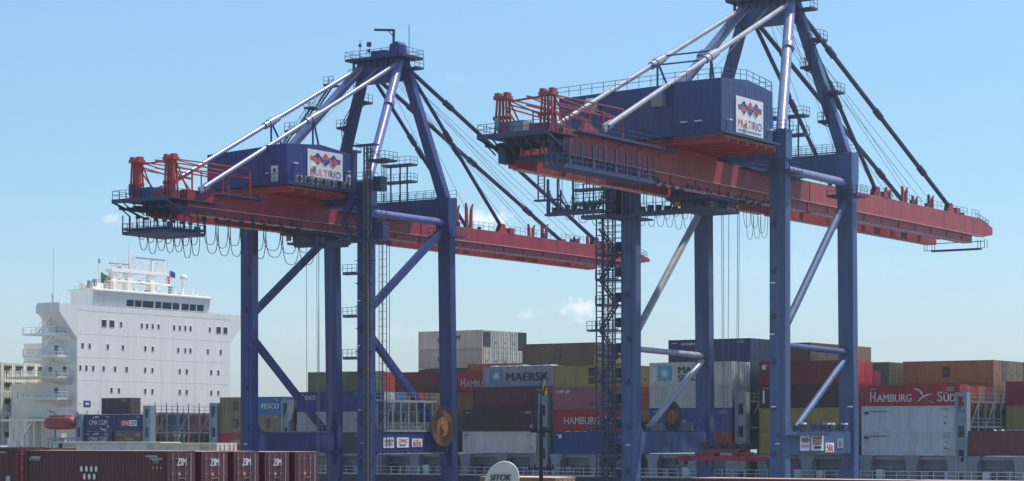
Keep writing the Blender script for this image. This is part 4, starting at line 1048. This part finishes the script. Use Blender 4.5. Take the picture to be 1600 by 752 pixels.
# bay A
a0 = stack('A', 0, [('red', 2.75), ('blue', 2.95), ('oldwhite', 3.0), ('oldwhite', 2.95, dict(x=' with blue star square'))], z=-2.1); maersk(a0[3], True)
a1 = stack('A', 1, [('brown', 2.75), ('blue', 2.95), ('white', 3.0), ('white', 2.95)], z=-2.1)
navs = []
for r, c2, c1 in ((2, 'green', 'darkgreen'), (3, 'brown', 'royal'), (4, 'rustbrown', 'navy'), (5, 'maroon', 'blue')):
    q = stack('A', r, ([('navy', 2.85), ('rustbrown', 2.85)] if r < 4 else [(None, 5.7)])+[(c2, 3.0, dict(tier=2)), (c1, 2.95, dict(tier=3)), ('navy', 2.85, dict(tier=4, x=' with white name' if r == 2 else ''))], z=-1.8); navs.append(q[-1])
ctext(navs[0], 'HANJIN', LW, 2.0, 2.0, 2.0, .4, .02)
for r in (6, 7, 8): stack('A', r, [(rnd(), 2.9, dict(tier=3))], z=6.3)
for r in range(9, 17): stack('A', r, [(rnd(), 2.9, dict(tier=3)), ('rustbrown' if r < 14 else 'orange', 2.9, dict(tier=4))], z=6.95)
# bay Z
z0_ = stack('Z', 0, [('yellow', 3.0), ('yellow', 2.97, dict(x=' with dark square logo')), ('darkmaroon', 2.93, dict(x=' with white vertical mark')), ('brickred', 2.95, dict(x=' with small white square'))], z=-2.45)
msc_small(z0_[1], 5.6); cpanel(z0_[3], .35, .95, 1.9, 2.45, M['white']); cpanel(z0_[2], .5, .75, .6, 2.2, M['white'])
for r, cols, zz in ((1, ('maroon', 'brickred', 'vermilion'), 0), (2, ('tan', 'maroon', 'red'), 0), (3, ('grey', 'brown', 'crimson'), -1.1), (4, ('brown', 'navy', 'darkgreen'), -1.1), (5, ('tan', 'rustbrown', 'olive'), .1), (6, ('blue', 'tan', 'olive'), .1)):
    if r < 3: stack('Z', r, [('navy', 2.9)], z=-2.4)
    stack('Z', r, [(cols[0], 2.97, dict(tier=1)), (cols[1], 2.93, dict(tier=2)), (cols[2], 2.95, dict(tier=3))], z=.55+zz)
# bay Y
y0_ = stack('Y', 0, [('palegrey', 3.02, dict(x=' with small blue mark')), ('palegrey', 3.02, dict(x=' with small blue mark')), ('red', 2.56, dict(dt=.65, x=' with serif name'))], z=-2.42)
hamburg(y0_[2])
for c_ in y0_[:2]:
    cpanel(c_, .35, .95, 2.0, 2.35, M['emblem_blue']); ctext(c_, 'WESTFAL', LD, 1.2, 2.25, 2.4, .2) if 0 else cpanel(c_, 1.2, 3.4, 2.3, 2.4, M['letter_dark']); cpanel(c_, 10.8, 11.1, .75, 1.0, M['amber']); cpanel(c_, 10.9, 11.3, 1.6, 1.68, M['letter_dark'])
for r, c_ in ((1, 'orange'), (2, 'red'), (3, 'orange'), (4, 'crimson')): stack('Y', r, [(rnd(), 3.0), (rnd(), 2.9), (c_, 2.6)])
y5 = None
for r, c1, c2 in ((5, 'orange', 'orange'), (6, 'tan', 'olive'), (7, 'tan', 'tan'), (8, 'olive', 'tan'), (9, 'brown', 'rustbrown'), (10, 'tan', 'maroon')):
    q = stack('Y', r, [(rnd(), 2.9, dict(tier=1)), (c1, 3.0, dict(tier=2)), (c2, 2.8, dict(tier=3, x=' with dark logo' if r == 5 else ''))], z=.8)
    if r == 5: msc_small(q[2], 5.4)
# bay X
stack('X', 0, [('maroon', 3.0)])
for r in (5, 6, 7): stack('X', r, [('grey', 2.95), ('yellow', 3.0), ('crimson', 3.0)], z=-2.2)
# refrigerated stack left of the deckhouse
for r in range(0, 8):
    for i in range(5):
        c_ = container(-280.3, S0+r*RP, -1.6+i*2.72, 'palecream' if (r+i) % 3 else 'white', f"refrigerated container with dark end unit, {TIER[i]} tier, {ROW[r]} row, left of deckhouse", h=2.68, reefer=True)
        if r < 6:
            m = MB(); m.box(12.2, 12.32, .5, 1.45, 1.4, 2.15); m.box(12.2, 12.3, 1.45, 2.0, 1.75, 2.1); m.build('fan_housing', unit_dark, c_, 0)
            bpy.data.objects.remove([o for o in c_.children if o.name.startswith('cooling_unit')][0])

# ---------------------------------------------------------------- the ship
ship = thing('container_ship', (-170, 271, 0), 'long container ship with white deckhouse and dark hull lying behind the cranes', 'ship')
OFF = Vector((170, -271, 0))
def sb(mb, name, m, parent=None, bev=0):
    mb.v = [(x+170, y-271, z) for x, y, z in mb.v]
    return mb.build(name, m, parent or ship, bevel=bev)
SY0, SY1 = 248.4, 293.6
m = MB(); m.prism([(-335, -5.6), (-342, -9), (-338, -16), (30, -16), (52, -5.6)], 'y', SY0, SY1); hull = sb(m, 'hull', M['hull'])
m = MB().box(-334, 50, SY0+.1, SY1-.1, -5.55, -5.45); sb(m, 'deck', M['bluegrey'])
m = MB(); m.rail([(-262, SY0+.25, -5.45), (-60, SY0+.25, -5.45)], sp=1.6, h=1.1, r=.04); sb(m, 'deck_railing', M['white'])
# hatch coamings, cell pedestals and stanchions below the container bays
for bay, (t0, _) in BAY.items():
    if bay in 'W': continue
    m = MB(); m.box(t0+.3, t0+12.0, 250.9, 291.5, -5.44, -2.95); m.box(t0+.1, t0+12.15, 249.6, 292, -2.94, -2.5)
    m.box(t0+.3, t0+12, 250.6, 250.88, -4.0, -3.7)
    for i in range(5): m.box(t0+.8+i*2.6, t0+.95+i*2.6, 250.65, 250.88, -5.4, -4.0)
    sb(m, 'hatch_coaming', M['bluegrey'])
    m = MB()
    for xx in (-.1, 6.0 if bay != 'G' else 5.6, 11.4):
        m.box(t0+xx, t0+xx+1.4, 248.9, 250.4, -5.44, -2.46)
        m.prism([(t0+xx-.4, -2.47), (t0+xx, -3.4), (t0+xx+1.4, -3.4), (t0+xx+1.8, -2.47)], 'y', 248.95, 250.35); m.nxt()
    m.build_split('pedestal', None, fn=lambda q: sb(q, 'pedestal', M['bluegrey']))
    m = MB()
    for i in range(4): xx = t0+1.7+i*3.0; m.box(xx, xx+.9, 249.6, 250.3, -5.44, -4.5+random.random()*.5); m.nxt()
    m.build_split('deck_box', None, fn=lambda q: sb(q, 'deck_box', random.choice((M['darkgrey'], M['white'], M['grey']))))
# lashing bridges between bays
def lashing(t, top, depth_rows=16, w_=1.5, m_=M['bluegrey']):
    m = MB()
    m.box(t, t+.35, 248.7, 249.9, -5.44, top); m.box(t+w_-.35, t+w_, 248.7, 249.9, -5.44, top); m.box(t+.35, t+w_-.35, 248.75, 249.85, top-.5, top)
    z = -4.6
    while z < top-1.2: m.box(t+.35, t+w_-.35, 248.8, 249.8, z, z+1.5); z += 2.9
    lb = sb(m, 'lashing_bridge', m_)
    m = MB()
    for r in range(depth_rows+1):
        y = 249.9+r*2.5
        for xx in (t+.1, t+w_-.1): m.beam((xx, y, -5.4), (xx, y, top-1.0), .24 if r % 2 else .16)
        m.beam((t+w_-.1, y, top-1), (t+w_-.1, y, top+.5), .09)
    for z in (top-1.2, top-4.2):
        if z > -4: m.box(t+.05, t+w_-.05, 249.9, 249.9+depth_rows*2.5, z-.12, z+.06); m.rail([(t+w_, 249.9, z), (t+w_, 249.9+depth_rows*2.5, z)], sp=1.25, h=1.1, r=.035)
    for r in range(0, depth_rows, 2):
        y = 249.9+r*2.5; m.beam((t+w_, y, top-4.2), (t+w_, y+2.5, top-1.2), .08)
    sb(m, 'lattice', M['latt'], lb)
for t, top in ((-248.7, 3.4), (-234.2, 4.6), (-220.7, 4.9), (-206.8, 5.2), (-191.5, 4.6), (-161.9, 5.6), (-131.9, 5.5), (-102.2, 5.2)): lashing(t, top)
# deckhouse
FT = -252.3
m = MB(); m.box(-260.2, FT, 252.8, 289.7, -5.4, 19.6)
for zz in (-1.6, 1.6, 5.2, 8.9, 12.6, 16.3): m.box(-260.2, FT+.018, 252.782, 289.71, zz, zz+.05)
for yy in (258, 264.4, 272.2, 280.8): m.box(FT-.1, FT+.014, yy, yy+.06, -5.3, 19.5)
dh = sb(m, 'deckhouse', M['shipwhite'])
m = MB(); m.prism([(248.9, 21.0), (248.9, 19.7), (252.79, 15.6), (252.79, 21.0)], 'x', -257.3, FT-.02); m.prism([(293.5, 21.0), (289.71, 21.0), (289.71, 15.9), (293.5, 19.8)], 'x', -257.3, FT-.02)
m.box(-257.3, FT-.02, 252.8, 289.7, 19.61, 20.05)
for yy in (249, 293.35): m.box(-257.3, FT-.02, yy-.08, yy+.08, 21.0, 21.1)
m.box(FT-.12, FT-.0, 252.8, 289.7, 20.05, 20.95)
wing = sb(m, 'bridge_wing', M['shipwhite'])
m = MB(); m.prism([(-257.6, 20.06), (FT-.5, 20.06), (FT-.15, 23.4), (-257.6, 23.4)], 'y', 256.6, 284.7); m.box(-258, FT+.25, 256.3, 285.0, 23.4, 23.65)
wh = sb(m, 'wheelhouse', M['shipwhite'])
WP = [(264.38, 266.03), (266.33, 267.85), (268.15, 270.76), (271.22, 272.61), (272.92, 275.12), (275.43, 277.01), (277.64, 279.4), (279.72, 281.17), (281.49, 283.12)]
for a_, b_ in WP:
    m = MB(); x1_ = FT-.5+.35*(1.15/3.34); x2_ = FT-.5+.35*(2.25/3.34)
    m.add([(x1_+.03, a_, 21.2), (x1_+.03, b_, 21.2), (x2_+.03, b_, 22.32), (x2_+.03, a_, 22.32)], [(0, 1, 2, 3)]); sb(m, 'window', M['glass'], wh)
m = MB().rail([(FT-.05, 257, 20.0), (FT-.05, 285, 20.0)], sp=1.3, h=1.15, r=.05); m.rail([(FT-.1, 257, 23.65), (FT-.1, 284.7, 23.65)], sp=1.2, h=1.0, r=.035); m.rail([(-257, 257, 23.65), (-257, 284.7, 23.65)], sp=1.5, h=1.0, r=.035)
sb(m, 'railing', M['shipwhite'], wh)
rows = [(18.2, .42, [(258.83, 1.1), (260.61, 1.1), (262.74, .42), (267.63, .42), (268.91, .42), (270.23, .42), (271.62, .42), (275.43, .42), (276.85, .42), (278.19, .42), (279.51, .42), (284.39, .42), (286.62, 1.1), (288.39, 1.0)]),
        (14.45, .4, [(y, .42) for y in (254.0, 255.58, 259.7, 263.18, 268.46, 270.23, 276.44, 278.19, 279.47, 283.89, 287.2)]),
        (10.9, .4, [(y, .42) for y in (253.5, 254.84, 256.38, 258.73, 261.37, 264.05, 268.43, 270.14, 276.82, 278.57, 284.75, 286.57)]),
        (7.4, .4, [(y, .42) for y in (260.52, 262.25, 268.43, 270.14, 276.82, 278.57, 284.75, 286.57)])]
for z, hh, ws in rows:
    for y, w_ in ws:
        m = MB().box(FT+.003, FT+.05, y-w_/2-.07, y+w_/2+.07, z-(.62 if w_ > .9 else .47), z+(.6 if w_ > .9 else .43)); fr = sb(m, 'window', M['shipwhite'], dh)
        m = MB().box(FT+.05, FT+.07, y-w_/2, y+w_/2, z-(.55 if w_ > .9 else .4), z+(.53 if w_ > .9 else .36)); sb(m, 'pane', M['glass'], fr)
# blue roundel on the deckhouse front
m = MB().box(FT+.01, FT+.03, 254.2, 255.8, 4.6, 5.6); em = sb(m, 'emblem', M['emblem_blue'], dh); m = MB().box(FT+.03, FT+.05, 254.6, 255.4, 4.9, 5.3); sb(m, 'emblem_centre', M['white'], em)
# side balconies
for i, (z, ta) in enumerate(((19.6, -257.8), (16.2, -260.8), (12.7, -260.8), (9.3, -264.5), (5.9, -262))):
    m = MB(); m.box(ta, -253.2, 249.2, 252.79, z-.18, z); m.prism([(249.3, z-.18), (252.79, z-1.2), (252.79, z-.18)], 'x', -256.2, -253.4)
    m.rail([(ta, 252.7, z), (ta, 249.25, z), (-253.2, 249.25, z), (-253.2, 252.7, z)], sp=1.0, h=1.1, r=.035)
    if i < 4 and i: m.stair((-258, 250, z), (-254.5, 250, z+3.4), .8, 'y')
    m.box(-259.5, -259.4, 252.1, 252.78, z, z+1) if 0 else None
    sb(m, 'balcony', M['cream'] if i in (3, 4) else M['shipwhite'], dh)
    m = MB()
    for xx in ((-258.6, -255.4) if i % 2 else (-257.3,)): m.box(xx, xx+.7, 252.72, 252.79, z+1.0, z+1.75)
    sb(m, 'window', M['glass'], dh)
m = MB(); m.box(-267.5, -260.25, 253, 288, -5.4, 8.5); m.box(-264.8, -260.3, 250.0, 252.9, -5.4, 3.0); m.box(-266, -253, 249.3, 252.7, 2.3, 2.5)
for i in range(6): m.beam((-264+i*1.8, 249.6, -5.4), (-264+i*1.8, 249.6, 2.3), .18)
m.rail([(-266, 249.4, 2.5), (-253, 249.4, 2.5)], sp=1.0); m.stair((-263, 250, -2), (-259, 250, 2.4), .8, 'y')
for i in range(12): xx = random.uniform(-265, -253); m.box(xx, xx+random.uniform(.4, 1.2), 249.6, 250.6, -5.4, random.uniform(-4, 1))
sb(m, 'engine_casing', M['cream'], dh)
m = MB(); m.box(-274, -266, 262, 280, 8, 15.5); sb(m, 'funnel', M['cream'])
# masts, radars, domes
m = MB()
m.box(-256.5, -255, 263.5, 276.8, 27.0, 27.4)
for y in (264.5, 267.9, 273.5): m.box(-256.4, -255.2, y-.5, y+.5, 23.6, 27.0)
m.beam((-255.8, 268.4, 27.4), (-255.8, 268.4, 31.8), .35, w2=.12, h2=.12)
for z in (28.6, 29.6, 30.3): m.beam((-255.8, 267.6, z), (-255.8, 269.4, z), .08)
m.ladder((-255.4, 269.1, 24), (-255.4, 269.1, 30), .5)
m.beam((-255.8, 273.8, 27.4), (-255.8, 273.8, 29.6), .5, w2=.3, h2=.3); m.beam((-255.8, 266.3, 27.4), (-255.8, 266.3, 28.3), .4)
m.beam((-255.8, 275.3, 27.4), (-255.8, 275.3, 29.2), .28); m.beam((-255.8, 269, 25), (-255.8, 272.7, 26.8), .14)
m.beam((-256.5, 262.0, 23.6), (-256.5, 262.0, 29.2), .3, w2=.15, h2=.15)
m.rail([(-255.1, 263.5, 27.4), (-255.1, 276.8, 27.4)], sp=1.1, h=1.3, r=.04)
m.beam((-255.5, 277.3, 27.4), (-255.5, 277.3, 30), .06); m.beam((-255.5, 281, 23.6), (-255.5, 281, 26.2), .3)
for y, h_ in ((252, 1.6), (259, 1.4), (278.6, 1.8), (283.2, 1.9), (284.3, 2.2)): m.beam((-255, y, 23.5 if y > 256 else 21), (-255, y, (23.5 if y > 256 else 21)+h_), .16)
for i in range(16):
    y = 262.5+i*.95+random.uniform(-.2, .2); z0_m = 27.4 if 263.5 < y < 276.8 else 23.6; m.beam((-255.9+random.uniform(-.6, .6), y, z0_m), (-255.9, y, z0_m+random.uniform(.9, 2.4)), .09)
for y, z in ((266.3, 26.2), (271.2, 26.0), (275.0, 25.2), (269.6, 24.6)): m.box(-256.2, -255.3, y-.4, y+.4, z-.6, z)
m.ladder((-255.3, 265.4, 23.7), (-255.3, 265.4, 27.4), .5); m.beam((-255.8, 264, 24), (-255.8, 267.6, 26.9), .14); m.box(-257, -254.6, 263, 277.2, 25.4, 25.52)
m.rail([(-254.7, 263, 25.5), (-254.7, 277.2, 25.5)], sp=1.0, h=1.0, r=.035); m.beam((-255.8, 268.4, 31), (-255.8, 268.4, 33), .06)
m.box(-257, -255.8, 258.0, 263.6, 23.66, 24.9); m.box(-256.8, -256, 257.2, 263.6, 24.9, 25.0)
sb(m, 'mast', M['shipwhite'])
m = MB(); m.box(-256, -255.6, 270.0, 276.8, 29.6, 29.8); m.box(-256, -255.6, 263.8, 268.0, 28.3, 28.48); m.box(-256.6, -256.4, 261.9, 262.15, 28.3, 29.0)
for y, z in ((258.6, 25.2), (259.8, 25.5), (262.4, 24.9), (277.8, 25.3), (272, 24.4), (280, 24.2)): m.box(-255.6, -255.0, y-.25, y+.25, z-1.2, z)
sb(m, 'radar_scanner', M['grey'])
bm = bmesh.new()
for y, z, r_ in ((281.3, 26.9, .65), (265.8, 27.9, .4)):
    bmesh.ops.create_uvsphere(bm, u_segments=16, v_segments=10, radius=r_, matrix=Matrix.Translation((-255.5+170, y-271, z+Z0)))
me = bpy.data.meshes.new('antenna_dome'); bm.to_mesh(me); bm.free(); me.materials.append(M['white'])
for p_ in me.polygons: p_.use_smooth = True
link(bpy.data.objects.new('antenna_dome', me), ship)
m = MB().tube((-256, 251.2, 21), (-256, 251.2, 30), .03, 5); m.tube((-255.4, 250.4, 21), (-255.4, 250.4, 22.6), .09, 6); sb(m, 'whip_antenna', M['grey'])
# orange-red lifeboat in its davit
lbm = bmesh.new(); bmesh.ops.create_uvsphere(lbm, u_segments=20, v_segments=12, radius=1)
for v in lbm.verts:
    x, y, z = v.co; q = lambda a, p: math.copysign(abs(a)**p, a)
    v.co = Vector((-251.6+170+3.15*q(x, .42), 248.6-271+1.15*q(y, .6), Z0+2.05+(1.0 if z > 0 else 1.1)*q(z, .6)))
me = bpy.data.meshes.new('lifeboat_hull'); lbm.to_mesh(me); lbm.free(); me.materials.append(M['lifeboat'])
for p_ in me.polygons: p_.use_smooth = True
lb_ = thing('lifeboat', (-251.6, 248.6, Z0+.8), 'enclosed red lifeboat hanging beside the white deckhouse', 'lifeboat')
for v in me.vertices: v.co -= Vector((-251.6+170, 248.6-271, Z0+.8))
link(bpy.data.objects.new('hull', me), lb_)
MB().box(-3.1, 3.1, -1.19, 1.19, 1.18, 1.26).build('rubbing_strake', M['darkgrey'], lb_, 0)
MB().box(-1.9, 1.6, -.7, .7, 2.15, 2.4).build('canopy', M['lifeboat'], lb_, 0)
m = MB()
for xx in (-1.6, 0, 1.2): m.box(xx, xx+.5, -1.13, -1.0, 1.6, 1.85)
m.build('window', M['glass'], lb_, 0)
m = MB()
for t in (-254.2, -249.2): m.beam((t, 249.8, -3), (t, 249.8, 3.6), .28); m.beam((t, 249.9, 3.6), (t, 248.2, 4.0), .25)
m.box(-255, -248.6, 248.8, 250, -.6, -.3)
for i in range(8): m.beam((-255+i*.85, 249.2, -5.4), (-255+i*.85, 249.2, -.5), .12)
sb(m, 'lifeboat_davit', M['bluegrey'])
# flags
def flag(loc, w_, h_, m_, label, droop=.3, parts=()):
    o = thing('flag', loc, label, 'flag'); n = 8; mb = MB()
    for th in (0, .02):
        mb.add([(th+.12*math.sin(i*1.3), w_*i/n*(1-droop*.5), -h_*j-droop*w_*(i/n)**1.5) for i in range(n+1) for j in (0, 1)], [(2*i, 2*i+2, 2*i+3, 2*i+1) for i in range(n)])
    mb.build('cloth', m_, o, 0)
    for (a0, a1, b0_, b1_, mm) in parts:
        MB().add([(.14, a0*w_, -b0_*h_-droop*w_*a0), (.14, a1*w_, -b0_*h_-droop*w_*a1), (.14, a1*w_, -b1_*h_-droop*w_*a1), (.14, a0*w_, -b1_*h_-droop*w_*a0)], [(0, 1, 2, 3)]).build('panel', mm, o, 0)
    return o
flag((-256.2, 262.1, Z0+26.8), 2.2, 3.1, M['green'], 'large drooping green and yellow flag on the left mast of the deckhouse', .35, ((.35, .95, .1, .7, M['yellow']),))
flag((-255.4, 276.6, Z0+27.2), 1.1, 1.4, M['white'], 'small red and white flag on the halyard of the deckhouse', .3, ((.4, .95, .0, .9, M['flagred']),))
flag((-255.4, 277.6, Z0+28.1), 1.5, 1.2, M['white'], 'small blue and white flag above the red one on the deckhouse', .2, ((.1, .9, .1, .85, M['flagblue']),))

# ---------------------------------------------------------------- yard containers in the foreground
YG = 'containers stacked in the yard'
def yard(t0, s0, ztop, n, colour, label_fn, roof=None, L=12.19, h=2.77, hidden=True):
    res = []
    for i in range(n):
        z = ztop-(i+1)*h
        c_ = container(t0, s0, z, colour, label_fn(i), h=h-.03, L=L, group=YG)
        if i == 0 and roof:
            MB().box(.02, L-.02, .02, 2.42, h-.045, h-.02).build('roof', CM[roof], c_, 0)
        res.append(c_)
    return res
LVL = ['top', 'second from the top', 'third from the top', 'bottom']
ST, SS = -103.7, 99.35
ends = ['first', 'second', 'third', 'fourth', 'fifth']
for i in range(5):
    q = yard(ST+i*.02, SS+i*3.0, -.93+(.0 if i % 2 else .02)-i*.03, 4, 'zimred', lambda j, i=i: f"maroon container, {LVL[j]} of its stack, {ends[i]} from left in foreground row", 'roofpink')
    c_ = q[0]
    if i < 4: ctext(c_, 'ZIM', LW, .75, 1.85, .85, .45, .03, side='x')
    MB().box(12.2, 12.24, 2.0, 2.05, .3, 2.6).build('marking', M['letter_white'], c_, 0)
    MB().box(12.2, 12.26, .9, 1.05, 1.25, 1.42).build('hazard_label', M['yellow'], c_, 0)
    if i == 0:
        ctext(c_, 'ZIM', LW, 4.9, .15, 1.6, .42, .05)
        m = MB()
        for n_, z_ in ((4, 1.6), (3, 1.12)):
            for a_ in range(n_):
                xx = 4.95+a_*.42+(4-n_)*.25; m.add([(xx+.13*math.cos(b_*math.pi/4), -.03, z_+.2*math.sin(b_*math.pi/4)) for b_ in range(8)], [tuple(range(8))])
        m.build('star_emblem', LW, c_, 0)
        ctext(c_, 'ZCSU 876541', LW, 10.7, 2.2, 1.1, .14); ctext(c_, '45G1', LW, 11.0, 2.0, .45, .12); ctext(c_, '91203', LW, .35, 2.1, .95, .16)
        m = MB()
        for a_ in range(3): m.add([(10.9+a_*.33, -.03, 1.65), (11.08+a_*.33, -.03, 1.65), (10.99+a_*.33, -.03, 1.85)], [(0, 1, 2)])
        m.build('hazard_label', M['yellow'], c_, 0)
yard(ST-13.0, SS, -.72, 4, 'zimred', lambda j: f"reddish brown container, {LVL[j]} of the stack cut by the left picture edge")
yard(ST-13.2, SS+3.03, -.78, 4, 'rustbrown', lambda j: f"brown container, {LVL[j]} of its stack, behind reddish one at left edge")
cq = yard(-135.5, 133, -.50, 4, 'oldwhite', lambda j: f"dirty white container, {LVL[j]} of its stack, behind the maroon foreground row", 'roofcream')
cpanel(cq[0], .6, 1.0, 2.2, 2.6, M['letter_dark']); cpanel(cq[0], 1.3, 2.6, 2.4, 2.48, M['grey'])
yard(-129.3+6.0, 133, -.58, 4, 'cream', lambda j: f"cream container with rusty corner, {LVL[j]} of its stack, behind the maroon row", 'roofcream', L=6.06)
yard(-84.1, 122, -2.74, 3, 'orange', lambda j: f"short orange container, {LVL[j]} of its stack, beside the white dish", 'roofcream', L=6.06)
for i in range(3): yard(-57.4+i*12.5, 103, -2.24, 3, 'maroon', lambda j, i=i: f"bleached maroon container, {LVL[j]} of its stack, {ends[i]} along bottom right edge", 'roofpink')

# white dish sign, black pole
dish = thing('dish_antenna', (-60.4, 89.5, 0), 'white tilted dish with dark lettering at the bottom middle of the picture', 'dish')
m = MB(); n = 36; rr = .98
def dp(a, r_, y): return (r_*math.cos(a)*.86+.18*r_*math.sin(a), y-.12*math.sin(a)*r_, r_*math.sin(a)+9.74)
vs = []; prof = [(rr, 0), (rr*1.03, .06), (rr, .16), (rr*.8, .32), (rr*.3, .42)]
for r_, y in prof: vs += [dp(2*math.pi*i/n, r_, y) for i in range(n)]
fs = [(j*n+i, j*n+(i+1) % n, (j+1)*n+(i+1) % n, (j+1)*n+i) for j in range(len(prof)-1) for i in range(n)]
m.add(vs, fs, True)
m.add([dp(2*math.pi*i/n, rr*.9, .05) for i in range(n)], [tuple(range(n-1, -1, -1))]); m.add([dp(2*math.pi*i/n, rr, 0) for i in range(n)]+[dp(2*math.pi*i/n, rr*.9, .05) for i in range(n)], [(i, (i+1) % n, n+(i+1) % n, n+i) for i in range(n)])
m.build('reflector', M['offwhite'], dish, 0)
text('SITOK', 'lettering', M['darkgrey'], dish, (-.6, -.02, 9.78), (1, 0, .0), (.22, 0, .97), 1.08, .32, dz=0, off=.06, bold=.05)
m = MB().tube((0, .3, 0), (0, .3, 9.6), .12, 12); m.box(-.4, .4, 0, .6, 0, .1); m.build('mast', M['grey'], dish, 0)
dish.rotation_euler = (0, 0, .42)
pole = thing('mast_pole', (-59.9, 92.3, 0), 'tall black pole with crossarms and a yellow fitting on top, left of centre', 'pole')
m = MB(); m.tube((0, 0, 0), (0, 0, 12.6), .14, 12, .10); m.tube((0, 0, 12.6), (0, 0, 13.6), .10, 10, .06); m.tube((0, 0, 13.6), (0, 0, 14.9), .018, 5); m.build('shaft', M['black'], pole, 0)
for z, w_ in ((12.2, .55), (10.35, .65)):
    m = MB(); m.beam((-w_, 0, z), (w_, 0, z), .07, .1)
    for xx in (-w_*.9, -w_*.5, w_*.5, w_*.9): m.tube((xx, 0, z+.05), (xx, 0, z+.2), .045, 8)
    m.build('crossarm', M['black'], pole, 0)
m = MB(); m.add([(.05, 0, 14.05), (.32, 0, 14.1), (.28, 0, 14.35), (.2, 0, 14.6), (.26, 0, 14.9), (.08, 0, 14.5), (.05, .06, 14.05), (.32, .06, 14.1), (.28, .06, 14.35), (.2, .06, 14.6), (.26, .06, 14.9), (.08, .06, 14.5)], [(0, 1, 2, 3, 4, 5), (11, 10, 9, 8, 7, 6)]+[(i, (i+1) % 6, 6+(i+1) % 6, 6+i) for i in range(6)])
m.build('top_fitting', M['yellow'], pole, 0)
MB().beam((.1, -.03, 14.0), (.2, -.03, 14.5), .09, .05).build('top_fitting', M['black'], pole, 0)
pole.rotation_euler = (0, 0, .55)
for o in bpy.data.objects:
    if '_c' in o.keys(): del o['_c']

for o in [o for o in bpy.data.objects if o.type == 'MESH']:
    if o.name.split('.')[0] in ('boom_fittings', 'cable_carrier', 'cross_tie', 'hoist_rope', 'sheave', 'radar_scanner', 'fan_grille', 'air_conditioner', 'winch', 'stay_lug', 'floodlight', 'platform', 'railing', 'antenna',
                                'reel_motor', 'hazard_label', 'lift_machine_room', 'stair_tower', 'mast', 'tip_cradle', 'wire_cage', 'walkway', 'festoon_cable', 'tarpaulin', 'engine_casing', 'deck_box', 'stay_strut', 'lifeboat_davit',
                                'window', 'maintenance_cage', 'rope_tower', 'whip_antenna', 'access_tower', 'ladder', 'stair', 'antenna_dome', 'cable_gantry', 'railing', 'bridge_wing', 'vent_hood', 'air_conditioner', 'edge_beam'): explode(o)

# ---------------------------------------------------------------- thin coastal haze
hz = bpy.data.materials.new('haze'); hz.use_nodes = True; ht = hz.node_tree
ht.nodes.remove(ht.nodes['Principled BSDF']); pv = ht.nodes.new('ShaderNodeVolumePrincipled')
pv.inputs['Color'].default_value = (.86, .92, 1, 1); pv.inputs['Density'].default_value = .00014; pv.inputs['Anisotropy'].default_value = .2
ht.links.new(pv.outputs[0], ht.nodes['Material Output'].inputs['Volume'])
hb = MB().box(-4050, 2550, -650, 4050, -9, 70).build('haze', hz, None, 0); hb['kind'] = 'stuff'
